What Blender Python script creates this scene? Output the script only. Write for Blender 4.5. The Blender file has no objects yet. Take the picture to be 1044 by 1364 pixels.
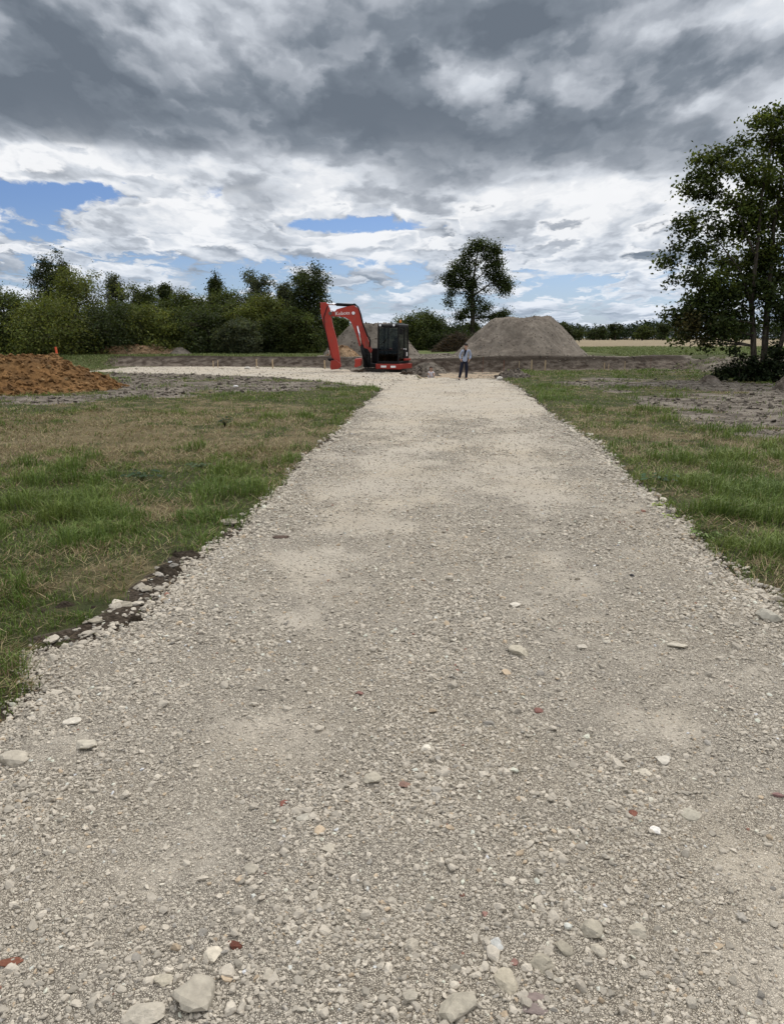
import bpy, bmesh, math, random
import numpy as np
from mathutils import Vector, Matrix, Euler, noise as mnoise

SC = bpy.context.scene
COL = SC.collection
random.seed(7)
RNG = np.random.default_rng(11)
R = math.radians

# ------------------------------------------------------------------ camera
EYE = 1.9                      # the camera's height over the track
FPX, CX, CY, HOR = 1000.0, 522.0, 682.0, 450.0
PITCH = math.atan((CY - HOR) / FPX)
cd = bpy.data.cameras.new('camera')
cam = bpy.data.objects.new('camera', cd)
COL.objects.link(cam)
cam.location = (0, 0, EYE)
cam.rotation_euler = (math.pi / 2 - PITCH, 0, 0)
cd.sensor_fit = 'VERTICAL'
cd.sensor_height = 24.0
cd.lens = FPX / 1364.0 * 24.0
cd.clip_start = 0.05
cd.clip_end = 20000
SC.camera = cam
SC.render.resolution_x, SC.render.resolution_y = 783, 1024


def ray(px, py):
    a, b = (px - CX) / FPX, (CY - py) / FPX
    cp, sp = math.cos(PITCH), math.sin(PITCH)
    return (a, cp + b * sp, -sp + b * cp)


def G(px, py, z=0.0):
    """where a sight line meets the level z"""
    d = ray(px, py)
    t = (z - EYE) / d[2]
    return (d[0] * t, d[1] * t)


def AT(px, py, y):
    """where a sight line is y metres ahead"""
    d = ray(px, py)
    t = y / d[1]
    return (d[0] * t, y, EYE + d[2] * t)


# ------------------------------------------------------------------ noise
_T = np.random.default_rng(5).random((8, 256, 256))


def vnoise(x, y, seed=0):
    t = _T[seed % 8]
    x = np.asarray(x, float) + 31.7 * seed
    y = np.asarray(y, float) + 17.3 * seed
    xi, yi = np.floor(x).astype(int), np.floor(y).astype(int)
    fx, fy = x - xi, y - yi
    fx = fx * fx * fx * (fx * (fx * 6 - 15) + 10)
    fy = fy * fy * fy * (fy * (fy * 6 - 15) + 10)
    a, b = t[xi & 255, yi & 255], t[(xi + 1) & 255, yi & 255]
    c, d = t[xi & 255, (yi + 1) & 255], t[(xi + 1) & 255, (yi + 1) & 255]
    return (a + (b - a) * fx) * (1 - fy) + (c + (d - c) * fx) * fy


def fbm(x, y, octaves=4, seed=0, gain=0.5):
    """about -1 .. 1"""
    s, amp, tot = 0.0, 1.0, 0.0
    x, y = np.asarray(x, float), np.asarray(y, float)
    for k in range(octaves):
        s = s + amp * (vnoise(x, y, seed + k) * 2 - 1)
        tot += amp
        amp *= gain
        x, y = x * 2.03 + 5.1, y * 2.03 + 3.7
    return s / tot


def sst(a, b, v):
    t = np.clip((np.asarray(v, float) - a) / (b - a), 0, 1)
    return t * t * (3 - 2 * t)


def in_poly(x, y, poly):
    x, y = np.asarray(x, float), np.asarray(y, float)
    ins = np.zeros(x.shape, bool)
    n = len(poly)
    for i in range(n):
        x1, y1 = poly[i]
        x2, y2 = poly[(i + 1) % n]
        if y1 == y2:
            continue
        c = ((y1 > y) != (y2 > y)) & (x < (x2 - x1) * (y - y1) / (y2 - y1) + x1)
        ins ^= c
    return ins


def poly_sd(x, y, poly):
    """signed distance, positive inside"""
    x, y = np.asarray(x, float), np.asarray(y, float)
    d = np.full(x.shape, 1e9)
    n = len(poly)
    for i in range(n):
        x1, y1 = poly[i]
        x2, y2 = poly[(i + 1) % n]
        ex, ey = x2 - x1, y2 - y1
        t = np.clip(((x - x1) * ex + (y - y1) * ey) / (ex * ex + ey * ey + 1e-12), 0, 1)
        d = np.minimum(d, np.hypot(x - x1 - t * ex, y - y1 - t * ey))
    return np.where(in_poly(x, y, poly), d, -d)


# ------------------------------------------------------------------ objects
def tag(o, label=None, cat=None, group=None, kind=None):
    for k, v in (('label', label), ('category', cat), ('group', group), ('kind', kind)):
        if v:
            o[k] = v
    return o


def empty(name, loc=(0, 0, 0), rz=0.0):
    o = bpy.data.objects.new(name, None)
    o.empty_display_size = 0.2
    COL.objects.link(o)
    o.location = loc
    o.rotation_euler = (0, 0, rz)
    return o


def link(name, me, mat=None, parent=None):
    o = bpy.data.objects.new(name, me)
    if mat is not None and not me.materials:
        me.materials.append(mat)
    COL.objects.link(o)
    if parent is not None:
        o.parent = parent
    return o


def mesh_np(name, v, f, mat=None, parent=None, tint=None, smooth=False, attrs=None):
    v = np.ascontiguousarray(v, np.float32)
    f = np.ascontiguousarray(f, np.int32)
    me = bpy.data.meshes.new(name)
    m, k = f.shape
    me.vertices.add(len(v))
    me.vertices.foreach_set('co', v.ravel())
    me.loops.add(m * k)
    me.loops.foreach_set('vertex_index', f.ravel())
    me.polygons.add(m)
    me.polygons.foreach_set('loop_start', np.arange(0, m * k, k, dtype=np.int32))
    me.polygons.foreach_set('use_smooth', np.full(m, smooth, dtype=bool))
    me.update(calc_edges=True)
    for an, av in ([('tint', tint)] if tint is not None else []) + list((attrs or {}).items()):
        c = np.ones((len(v), 4), np.float32)
        av = np.asarray(av, np.float32)
        c[:, :av.shape[1]] = av
        ca = me.color_attributes.new(an, 'FLOAT_COLOR', 'POINT')
        ca.data.foreach_set('color', c.ravel())
    return link(name, me, mat, parent)


def grid_faces(nr, nc, wrap=False):
    i = np.arange(nr - 1)[:, None]
    cols = nc if wrap else nc - 1
    j = np.arange(cols)[None, :]
    j2 = (j + 1) % nc
    a, b = i * nc + j, i * nc + j2
    c, d = (i + 1) * nc + j2, (i + 1) * nc + j
    return np.stack([a, b, c, d], -1).reshape(-1, 4)


class MB:
    """collects tubes and other quads into one mesh"""
    def __init__(self):
        self.v, self.f, self.c, self.n = [], [], [], 0

    def add(self, v, f, c=None):
        v = np.asarray(v, float)
        self.v.append(v)
        self.f.append(np.asarray(f, int) + self.n)
        self.c.append(np.tile(np.asarray(c if c is not None else (1, 1, 1), float), (len(v), 1)))
        self.n += len(v)

    def tube(self, pts, rad, seg=6, c=None):
        pts = np.asarray(pts, float)
        n = len(pts)
        rad = np.broadcast_to(np.asarray(rad, float), (n,))
        tan = np.gradient(pts, axis=0)
        tan /= np.linalg.norm(tan, axis=1)[:, None] + 1e-9
        ref = np.array([0.31, 0.17, 0.93]) if abs(tan[0][2]) < 0.85 else np.array([0.93, 0.31, 0.17])
        s = np.cross(tan, ref)
        s /= np.linalg.norm(s, axis=1)[:, None] + 1e-9
        t = np.cross(tan, s)
        a = np.arange(seg) * 2 * math.pi / seg
        v = pts[:, None] + rad[:, None, None] * (np.cos(a)[None, :, None] * s[:, None] + np.sin(a)[None, :, None] * t[:, None])
        v = v.reshape(-1, 3)
        f = grid_faces(n, seg, True)
        b = len(v)
        v = np.vstack([v, pts[:1], pts[-1:]])
        caps = []
        for j in range(0, seg, 2):
            caps.append((b, (j + 2) % seg, (j + 1) % seg, j))
            o = (n - 1) * seg
            caps.append((b + 1, o + j, o + (j + 1) % seg, o + (j + 2) % seg))
        self.add(v, np.vstack([f, np.array(caps)]), c)

    def build(self, name, mat, parent=None, smooth=True):
        return mesh_np(name, np.vstack(self.v), np.vstack(self.f), mat, parent, np.vstack(self.c), smooth)


# ------------------------------------------------------------------ nodes
def S(x):
    return x


class NT:
    def __init__(self, tree):
        self.t = tree

    def n(self, typ, ins=None, **props):
        nd = self.t.nodes.new(typ)
        for k, v in props.items():
            setattr(nd, k, v)
        for k, v in (ins or {}).items():
            self.put(nd.inputs[k], v)
        return nd

    def put(self, sock, v):
        if isinstance(v, bpy.types.NodeSocket):
            self.t.links.new(v, sock)
        elif v is not None:
            if isinstance(v, (tuple, list)) and sock.type == 'RGBA' and len(v) == 3:
                v = (*v, 1)
            sock.default_value = v

    def m(self, op, a, b=None, c=None, clamp=False):
        nd = self.t.nodes.new('ShaderNodeMath')
        nd.operation = op
        nd.use_clamp = clamp
        for i, v in enumerate((a, b, c)):
            if v is not None:
                self.put(nd.inputs[i], v)
        return nd.outputs[0]

    def vm(self, op, a, b=None, scale=None):
        nd = self.t.nodes.new('ShaderNodeVectorMath')
        nd.operation = op
        self.put(nd.inputs[0], a)
        if b is not None:
            self.put(nd.inputs[1], b)
        if scale is not None:
            self.put(nd.inputs['Scale'], scale)
        return nd.outputs[0]

    def mix(self, fac, a, b, blend='MIX'):
        nd = self.t.nodes.new('ShaderNodeMix')
        nd.data_type = 'RGBA'
        nd.blend_type = blend
        nd.clamp_factor = True
        self.put(nd.inputs[0], fac)
        self.put(nd.inputs[6], a)
        self.put(nd.inputs[7], b)
        return nd.outputs[2]

    def sm(self, v, a, b, o0=0.0, o1=1.0, kind='SMOOTHSTEP'):
        nd = self.t.nodes.new('ShaderNodeMapRange')
        nd.interpolation_type = kind
        nd.clamp = True
        for i, x in enumerate((v, a, b, o0, o1)):
            self.put(nd.inputs[i], x)
        return nd.outputs[0]

    def noise(self, vec, scale, detail=4.0, rough=0.55, dist=0.0, out=0):
        nd = self.n('ShaderNodeTexNoise', {'Vector': vec, 'Scale': scale, 'Detail': detail, 'Roughness': rough, 'Distortion': dist})
        return nd.outputs[out]

    def attr(self, name, out='Color'):
        return self.n('ShaderNodeAttribute', attribute_name=name).outputs[out]

    def coord(self, out='Object'):
        return self.n('ShaderNodeTexCoord').outputs[out]

    def bump(self, h, strength=0.5, dist=0.02, normal=None):
        nd = self.n('ShaderNodeBump', {'Strength': strength, 'Distance': dist, 'Height': h})
        if normal is not None:
            self.put(nd.inputs['Normal'], normal)
        return nd.outputs[0]


def material(name):
    m = bpy.data.materials.new(name)
    m.use_nodes = True
    m.node_tree.nodes.clear()
    t = NT(m.node_tree)
    out = t.n('ShaderNodeOutputMaterial')
    return m, t, out


def surf(t, out, color, rough=0.9, normal=None, spec=0.3, metal=0.0):
    p = t.n('ShaderNodeBsdfPrincipled', {'Base Color': color, 'Roughness': rough, 'Metallic': metal, 'Specular IOR Level': spec})
    if normal is not None:
        t.put(p.inputs['Normal'], normal)
    t.t.links.new(p.outputs[0], out.inputs[0])
    return p


def plain(name, color, rough=0.6, spec=0.4, metal=0.0, var=0.15, scale=6.0, bump=0.0, dirt=None):
    """a paint or cloth with faint uneven wear"""
    m, t, out = material(name)
    co = t.coord()
    nz = t.noise(co, scale, 5, 0.6)
    c = t.mix(1.0, color, t.n('ShaderNodeCombineColor', {0: t.sm(nz, 0.25, 0.75, 1 - var, 1 + var, 'LINEAR'), 1: t.sm(nz, 0.25, 0.75, 1 - var, 1 + var, 'LINEAR'), 2: t.sm(nz, 0.25, 0.75, 1 - var, 1 + var, 'LINEAR')}).outputs[0], 'MULTIPLY')
    if dirt:
        d = t.noise(co, scale * 0.6, 6, 0.7, 0.6)
        c = t.mix(t.sm(d, 0.52, 0.75, 0.0, dirt[1]), c, dirt[0])
    nrm = t.bump(nz, bump, 0.02) if bump else None
    surf(t, out, c, rough, nrm, spec, metal)
    return m
# ------------------------------------------------------------------ sky and sun
SUN_AZ, SUN_EL = R(38), R(52)          # ahead and to the right, high, behind thin cloud
SC.view_settings.view_transform = 'Standard'
SC.view_settings.look = 'None'
SC.view_settings.gamma = 1.0
SC.view_settings.use_curve_mapping = False
SC.view_settings.exposure = 0.0

sd = bpy.data.lights.new('sun', 'SUN')
sd.energy = 1.9
sd.angle = R(9)
sd.color = (1.0, 0.95, 0.88)
sun = bpy.data.objects.new('sun', sd)
COL.objects.link(sun)
sdir = Vector((math.sin(SUN_AZ) * math.cos(SUN_EL), math.cos(SUN_AZ) * math.cos(SUN_EL), math.sin(SUN_EL)))
sun.rotation_euler = (-sdir).to_track_quat('-Z', 'Y').to_euler()
sun.location = (30, 30, 60)


def build_world():
    w = bpy.data.worlds.new('World')
    SC.world = w
    w.cycles.sampling_method = 'MANUAL'
    w.cycles.sample_map_resolution = 512
    w.use_nodes = True
    w.node_tree.nodes.clear()
    t = NT(w.node_tree)
    out = t.n('ShaderNodeOutputWorld')
    sky = t.n('ShaderNodeTexSky', sky_type='NISHITA', sun_disc=False, sun_elevation=SUN_EL, sun_rotation=SUN_AZ,
              altitude=50, air_density=1.0, dust_density=0.6, ozone_density=2.0)
    d = t.n('ShaderNodeTexCoord').outputs['Generated']
    xyz = t.n('ShaderNodeSeparateXYZ', {0: d})
    x, y, z = xyz.outputs
    az = t.m('ARCTAN2', x, y)
    el = t.m('ARCSINE', z)

    def blobs(lst):
        """banks of cloud and gaps: (photo px, py, half-width, half-height, amount) as bearings"""
        tot = None
        for (px, py, rx, ry, amp) in lst:
            r = ray(px, py)
            ln = math.sqrt(r[0] ** 2 + r[1] ** 2 + r[2] ** 2)
            a0, e0 = math.atan2(r[0], r[1]), math.asin(r[2] / ln)
            u = t.m('DIVIDE', t.m('SUBTRACT', az, a0), rx / 1000)
            v = t.m('DIVIDE', t.m('SUBTRACT', el, e0), ry / 1000)
            q = t.m('ADD', t.m('MULTIPLY', u, u), t.m('MULTIPLY', v, v))
            g = t.m('MULTIPLY', t.m('EXPONENT', t.m('MULTIPLY', q, -1.0)), amp)
            tot = g if tot is None else t.m('ADD', tot, g)
        return tot

    cover = blobs(COVER)
    dark = t.m('MULTIPLY', blobs(DARK), 1.30)
    # the cloud deck in perspective: heaps shrink and crowd together towards the horizon
    ep = t.m('MAXIMUM', el, -0.01)
    Q = t.n('ShaderNodeCombineXYZ', {0: t.m('DIVIDE', t.m('MULTIPLY', az, 3.4), t.m('ADD', ep, 0.35)), 1: t.m('MULTIPLY', t.m('LOGARITHM', t.m('ADD', ep, 0.045), math.e), 2.7), 2: SEED}).outputs[0]
    Qw = t.vm('ADD', Q, t.vm('SCALE', t.vm('SUBTRACT', t.noise(Q, 1.3, 2, 0.5, out=1), (0.5, 0.5, 0.5)), scale=0.3))

    Qw = t.vm('ADD', Qw, t.vm('SCALE', t.vm('SUBTRACT', t.noise(Q, 4.2, 4, 0.55, out=1), (0.5, 0.5, 0.5)), scale=0.42))

    def deck(q, k):
        return t.noise(q, 1.25, k, 0.5)

    d0 = deck(Qw, 2.6)
    d1 = deck(t.vm('ADD', Qw, (0.04, 0.16, 0.0)), 2.6)
    d2 = deck(t.vm('ADD', Qw, (0.08, 0.42, 0.0)), 1.0)
    puff = t.m('ABSOLUTE', t.m('SUBTRACT', t.noise(Qw, 2.6, 3, 0.5), 0.5))
    fine = t.m('SUBTRACT', t.noise(Qw, 6.5, 5, 0.6), 0.5)
    lit = t.m('ADD', t.m('MULTIPLY', t.m('SUBTRACT', d0, d1), 1.0), t.m('MULTIPLY', t.m('SUBTRACT', d0, d2), 0.6))
    lit = t.m('ADD', lit, t.m('ADD', t.m('MULTIPLY', fine, 0.07), t.m('MULTIPLY', puff, -0.42)))
    dens = t.m('ADD', t.m('ADD', d0, cover), t.m('ADD', t.m('MULTIPLY', fine, 0.34), t.m('MULTIPLY', puff, -0.3)))
    alpha = t.sm(dens, 0.365, 0.475)
    # how thick the cloud is over the viewer: thick is grey, thin edges glow
    thick = t.m('ADD', t.m('MULTIPLY', t.m('SUBTRACT', d0, 0.5), 1.3), dark)
    shade = t.m('SUBTRACT', t.m('ADD', 0.57, t.m('MULTIPLY', lit, t.sm(el, R(6), R(14), 3.4, 2.4))), thick)
    shade = t.sm(shade, -0.35, 1.1, 0.0, 1.0, 'LINEAR')
    ramp = t.n('ShaderNodeValToRGB', {0: shade})
    cr = ramp.color_ramp
    stops = [(0.0, (0.150, 0.180, 0.222)), (0.22, (0.215, 0.25, 0.298)), (0.45, (0.40, 0.435, 0.49)), (0.70, (0.66, 0.70, 0.76)), (1.0, (0.93, 0.94, 0.96))]
    cr.elements[0].position, cr.elements[0].color = stops[0][0], (*stops[0][1], 1)
    cr.elements[1].position, cr.elements[1].color = stops[-1][0], (*stops[-1][1], 1)
    for p, c in stops[1:-1]:
        e = cr.elements.new(p)
        e.color = (*c, 1)
    cloud = ramp.outputs[0]

    def tone(v):
        rp = t.n('ShaderNodeValToRGB', {0: v})
        c_ = rp.color_ramp
        c_.elements[0].position, c_.elements[0].color = stops[0][0], (*stops[0][1], 1)
        c_.elements[1].position, c_.elements[1].color = stops[-1][0], (*stops[-1][1], 1)
        for p, c in stops[1:-1]:
            c_.elements.new(p).color = (*c, 1)
        return rp.outputs[0]

    # heaped clouds standing one before another: crisp bright crowns over soft grey bases
    for k, (off, sc, thr, gain) in enumerate(((11.3, 0.75, 0.58, 1.0), (23.9, 1.05, 0.605, 0.95))):
        q = t.vm('MULTIPLY', t.vm('ADD', Qw, (off, off * .37, 0.0)), (sc, sc * 1.15, 1.0))
        pf = t.m('ABSOLUTE', t.m('SUBTRACT', t.noise(q, 3.6, 4, 0.55), 0.5))
        n0 = t.m('ADD', t.noise(q, 1.3, 4, 0.5), t.m('ADD', t.m('MULTIPLY', pf, -0.26), t.m('MULTIPLY', cover, 0.9)))
        nu = t.noise(t.vm('ADD', q, (0.03, 0.30, 0.0)), 1.3, 2.5, 0.5)
        al = t.sm(n0, thr - 0.085, thr - 0.02)
        body = t.sm(nu, 0.40, 0.62)
        sh = t.m('SUBTRACT', t.m('SUBTRACT', t.m('ADD', 0.97, t.m('MULTIPLY', pf, -0.9)), t.m('MULTIPLY', body, 0.66)), t.m('MULTIPLY', dark, 0.72))
        sh = t.m('ADD', sh, t.sm(n0, thr - 0.05, thr + 0.06, 0.42, 0.0))
        al = t.m('MULTIPLY', t.m('MULTIPLY', al, gain), t.m('MULTIPLY', t.sm(el, R(15.5), R(11), 0.0, 1.0), t.sm(dark, 0.06, 0.30, 1.0, 0.25)))
        cloud = t.mix(al, cloud, tone(t.sm(sh, -0.35, 1.05, 0.0, 1.0, 'LINEAR')))
        alpha = t.m('MAXIMUM', alpha, al)
    # overhead, out of view, the deck is brightened to throw more light on the ground
    up = t.sm(el, R(23), R(42))
    cloud = t.mix(up, cloud, t.mix(0.8, cloud, (2.15, 2.15, 2.15)))
    cloud = t.vm('SCALE', cloud, scale=10.0 * CLOUD_GAIN)
    # far clouds near the horizon pale with distance
    skyc = t.mix(1.0, sky.outputs[0], SKY_TINT, 'MULTIPLY')
    far = t.sm(el, 0.0, R(9), 1.0, 0.0)
    col = t.mix(alpha, skyc, cloud)
    col = t.mix(t.m('MULTIPLY', far, 0.34), col, (5.2, 6.6, 8.6))
    bg = t.n('ShaderNodeBackground', {0: col, 1: 0.1})
    t.t.links.new(bg.outputs[0], out.inputs[0])


SEED = 0.37
SKY_TINT = (0.62, 0.72, 0.98)
CLOUD_GAIN = 1.0
COVER = [
    (60, 262, 80, 24, -0.32), (140, 250, 60, 14, -0.15), (420, 300, 70, 12, -0.26), (230, 347, 140, 10, -0.20), (60, 310, 70, 9, -.14), (470, 350, 70, 8, -.16), (620, 395, 110, 8, -.12), (720, 300, 50, 8, -.12), (820, 400, 70, 9, -.10),
    (560, 300, 60, 8, -0.1), (110, 90, 300, 110, 0.25), (560, 100, 330, 110, 0.25), (900, 120, 250, 130, 0.25), (300, 215, 260, 22, 0.2),
    (230, 295, 90, 22, 0.25), (800, 270, 160, 50, 0.15), (450, 325, 100, 9, 0.2), (120, 345, 120, 12, .1), (520, 250, 120, 25, 0.15),
    (300, 365, 60, 10, -0.1), (850, 330, 60, 12, -.08), (500, 362, 60, 9, -.12), (780, 385, 300, 26, -.02), (250, 380, 300, 20, -.04), (30, 400, 90, 20, .08), (880, 300, 60, 10, -.06),
]
DARK = [
    (60, 70, 190, 75, 0.42), (130, 160, 210, 32, 0.42), (480, 55, 170, 50, 0.40), (330, 140, 150, 35, 0.30), (560, 168, 170, 32, 0.42),
    (800, 175, 170, 45, 0.42), (740, 30, 110, 45, 0.30), (880, 80, 120, 35, 0.34), (930, 215, 120, 26, 0.30), (350, 262, 70, 14, 0.25),
    (620, 225, 140, 25, 0.22), (270, 40, 80, 32, -0.25), (590, 105, 110, 22, -0.28), (1010, 30, 60, 30, -0.35), (170, 210, 240, 18, -0.25),
    (230, 290, 90, 14, -0.22), (820, 258, 100, 25, -0.32), (660, 262, 18, 9, -0.3), (450, 322, 90, 9, -0.25), (850, 45, 40, 14, -.3),
    (960, 140, 110, 20, -.12), (230, 110, 60, 25, -.12),
]
build_world()
# ------------------------------------------------------------------ layout of the site
LEFT_PX = [(0, 975), (62, 925), (48, 872), (150, 850), (200, 825), (255, 765), (325, 705), (370, 655), (412, 608), (455, 575), (480, 545), (512, 518), (522, 508)]
RIGHT_PX = [(1044, 815), (960, 757), (925, 722), (880, 680), (830, 640), (797, 597), (762, 572), (737, 560), (715, 535), (690, 517), (664, 505)]
LW = [G(*p) for p in LEFT_PX]
RW = [G(*p) for p in RIGHT_PX]
TRACK_END = 36.0
_ly = np.array([-20, 0.0] + [p[1] for p in LW])
_lx = np.array([-2.6, -2.5] + [p[0] for p in LW])
_ry = np.array([-20, 0.0] + [p[1] for p in RW])
_rx = np.array([2.3, 2.35] + [p[0] for p in RW])


def edge_left(y):
    return np.interp(y, _ly, _lx) + fbm(np.asarray(y) * 1.1, 3.3 + 0 * np.asarray(y), 4, 1) * 0.10 + fbm(np.asarray(y) * 5, 3.3 + 0 * np.asarray(y), 2, 4) * 0.035


def edge_right(y):
    return np.interp(y, _ry, _rx) + fbm(np.asarray(y) * 1.1, 9.3 + 0 * np.asarray(y), 4, 2) * 0.10 + fbm(np.asarray(y) * 5, 8.3 + 0 * np.asarray(y), 2, 3) * 0.035


# the gravel pad that turns off at the end of the track
PAD_FRONT = [G(*p) for p in [(132, 496), (190, 497.5), (250, 499), (320, 501), (380, 504), (430, 508), (470, 513), (512, 518)]] + [(1.4, 33.5)]
PAD_BACK = [G(*p) for p in [(132, 494), (170, 489.5), (240, 488.8), (330, 489), (420, 490.6), (460, 492.5), (490, 494.5), (545, 495.5)]] + [(1.25, 40.0), (1.45, 36.2)]
_pfx, _pfy = zip(*PAD_FRONT)
_pbx, _pby = zip(*PAD_BACK)


def pad_front(x):
    return np.interp(x, _pfx, _pfy) + fbm(np.asarray(x) * 0.9, 0 * np.asarray(x), 3, 5) * 0.35


def pad_back(x):
    return np.interp(x, _pbx, _pby) + fbm(np.asarray(x) * 1.3, 4 + 0 * np.asarray(x), 3, 6) * 0.12


def on_pad(x, y, grow=0.0):
    return (x > -17.6) & (x < 1.4) & (y > pad_front(x) - grow) & (y < pad_back(x) + grow)


PIT = [(1.5, 36.35), (5.9, 36.15), (6.2, 38), (6.6, 47.5), (-2.5, 48), (-2.6, 43.0), (1.1, 42.85), (1.35, 40)]
SOIL_L = [G(*p) for p in [(140, 496), (250, 499), (380, 503), (470, 512), (506, 517), (470, 521), (400, 523), (300, 526), (220, 531), (150, 537), (60, 543), (-60, 546), (-60, 533), (145, 527), (160, 505)]]
SOIL_R = [G(*p) for p in [(735, 509), (800, 504), (900, 507), (1044, 513), (1200, 520), (1300, 600), (1044, 592), (985, 586), (930, 572), (870, 546), (800, 524)]]
SOIL_EDGE = [G(*p) for p in [(40, 866), (110, 838), (150, 812), (205, 775), (225, 748), (262, 740), (330, 690), (300, 690), (322, 712), (262, 765), (215, 812), (150, 852)]]


def bank_y(x):
    return np.interp(x, [-40, -26, -18, -10, -4, -2, 1.2, 3, 7, 9, 14, 17, 24], [54, 53, 51.6, 51.3, 50.4, 49.2, 46.8, 44.9, 44.7, 45.2, 45.6, 46.2, 47]) + fbm(np.asarray(x) * 0.55, 1.7 + 0 * np.asarray(x), 4, 3) * 0.45


def bank_w(x):
    return np.interp(x, [-40, -24, -18.5, -10, 15, 17.5, 22, 60], [14, 12, 1.2, 0.8, 0.8, 2.2, 9, 14])


def H(x, y):
    """height of the ground"""
    x, y = np.asarray(x, float), np.asarray(y, float)
    z = fbm(x * 0.22, y * 0.22, 3, 0) * 0.05 + fbm(x * 1.7, y * 1.7, 3, 2) * 0.018 * sst(0, 3, y)
    w = bank_w(x)
    s = sst(0, 1, (y - bank_y(x) + np.maximum(0, w - 1)) / w)
    far = 0.66 + 0.16 * sst(0, 7, x) + 0.0016 * (np.clip(y, 48, 140) - 48) + fbm(x * 0.3, y * 0.3, 3, 4) * 0.07
    flat = in_flat(x, y)
    z = z * (1 - flat)
    z = z + s * far * (1 + 0.1 * fbm(x * 2.3, y * 2.3, 3, 5) * (1 - s))
    inside = sst(-0.1, 0.3, poly_sd(x, y, PIT))
    lumps = fbm(x * 1.1, y * 1.1, 4, 6) * 0.10 + np.maximum(0, fbm(x * 0.6 + 3, y * 0.6, 3, 1)) * 0.18
    z = z + inside * (1 - s) * (-0.12 - 0.13 * (1 - sst(1.0, 2.2, x)) + lumps * (.45 + .55 * (1 - sst(1.0, 2.2, x))) * sst(0.2, 1.0, poly_sd(x, y, PIT)))
    # the verge stands a little above the track's bed
    z = z + 0.035 * verge(x, y) * (1 - s)
    return z


def in_flat(x, y):
    el_, er_ = np.interp(y, _ly, _lx), np.interp(y, _ry, _rx)
    d = np.minimum(x - el_, er_ - x)
    f = sst(-1.0, 0.0, d) * (y < TRACK_END + 0.3)
    p = (x > -18) & (x < 1.7) & (y > pad_front(x) - 0.3) & (y < pad_back(x) + 0.4)
    return np.maximum(f, p * 1.0)


def verge(x, y):
    el_, er_ = edge_left(y), edge_right(y)
    d = np.maximum(el_ - x, x - er_)
    v = sst(0.0, 0.35, d) + 0.5 * sst(0.0, 0.12, d) - 0.5 * sst(0.3, 1.5, d)
    v = np.where(y > TRACK_END, 1.0, v)
    return np.where(on_pad(x, y, 0.3), 0.0, v)


def soil_mask(x, y):
    wx = x + fbm(x * 0.9, y * 0.9, 4, 1) * 0.9
    wy = y + fbm(x * 0.6, y * 0.6, 4, 2) * 1.6
    a = sst(-0.4, 0.5, poly_sd(wx, wy, SOIL_L)) + sst(-0.4, 0.5, poly_sd(wx, wy, SOIL_R))
    a = a * sst(-0.55, -0.05, fbm(x * 0.5, y * 0.9, 4, 3))
    wx2 = x + fbm(x * 4, y * 4, 3, 1) * 0.12
    a = np.maximum(a, sst(-0.05, 0.06, poly_sd(wx2, y, SOIL_EDGE)))
    return np.clip(a, 0, 1)


def bank_mask(x, y):
    w = bank_w(x)
    t = (y - bank_y(x) + np.maximum(0, w - 1)) / w
    steep = sst(3.5, 1.6, w)
    return steep * sst(-0.6, 0.0, t) * sst(1.25, 0.85, t)


def build_ground():
    xs = np.concatenate([-np.geomspace(4000, 26, 46)[:-1], np.arange(-26, -7, 0.15), np.arange(-7, 8, 0.06), np.arange(8, 26, 0.15), np.geomspace(26, 4000, 46)])
    ys = np.concatenate([-np.geomspace(600, 2, 22), np.arange(-1.8, 12, 0.06), np.arange(12, 53, 0.12), np.geomspace(53, 6000, 70)])
    X, Y = np.meshgrid(xs, ys)
    Z = H(X, Y)
    t = (Y - bank_y(X))
    pit = sst(-0.25, 0.1, poly_sd(X, Y, PIT)) * (t < 0.2)
    soil = np.maximum(soil_mask(X, Y), pit * 0.6)
    # raw disturbed ground between the pit and the sand heap
    raw = in_poly(X + fbm(X * .7, Y * .7, 3, 2) * 0.9, Y + fbm(X * .5, Y * .5, 3, 4) * 1.0, [(-5, 46), (1, 46), (8, 45), (18, 45.5), (19, 48), (13, 47.5), (9, 49), (8, 54), (3, 58), (-3, 60), (-6, 53)])
    soil = np.maximum(soil, raw * 0.75)
    # spoil strip past the bank's end
    soil = np.maximum(soil, in_poly(X + fbm(X, Y, 3, 1) * .5, Y + fbm(X, Y, 3, 2) * .8, [(16, 43), (24, 41), (24, 45.5), (16.5, 46.5)]) * 0.9)
    clay = np.clip(pit * sst(-0.3, 0.2, fbm(X * 0.5 + 2, Y * 0.8, 3, 5) + 0.35), 0, 1) * (X > 1.2)
    gold = sst(78, 88, Y + fbm(X * 0.06, Y * 0.06, 3, 2) * 8) * (X > 6)
    bank = np.clip(bank_mask(X, Y), 0, 1)
    hay = hay_amount(X, Y)
    tint = np.stack([soil, clay, gold], -1).reshape(-1, 3)
    el_, er_ = edge_left(Y), edge_right(Y)
    off = np.maximum(el_ - X, X - er_)
    lip = np.maximum(sst(.16, .02, off + fbm(X * 3, Y * 3, 3, 4) * .10) * (off > -.2) * (Y < 36.5), sst(-0.05, 0.06, poly_sd(X + fbm(X * 4, Y * 4, 3, 1) * 0.12, Y, SOIL_EDGE)))
    more = np.stack([bank, hay, lip], -1).reshape(-1, 3)
    v = np.stack([X, Y, Z], -1).reshape(-1, 3)
    o = mesh_np('ground', v, grid_faces(len(ys), len(xs)), ground_material(), None, None, True, {'zone': tint, 'zone2': more})
    return tag(o, kind='structure')


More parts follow.
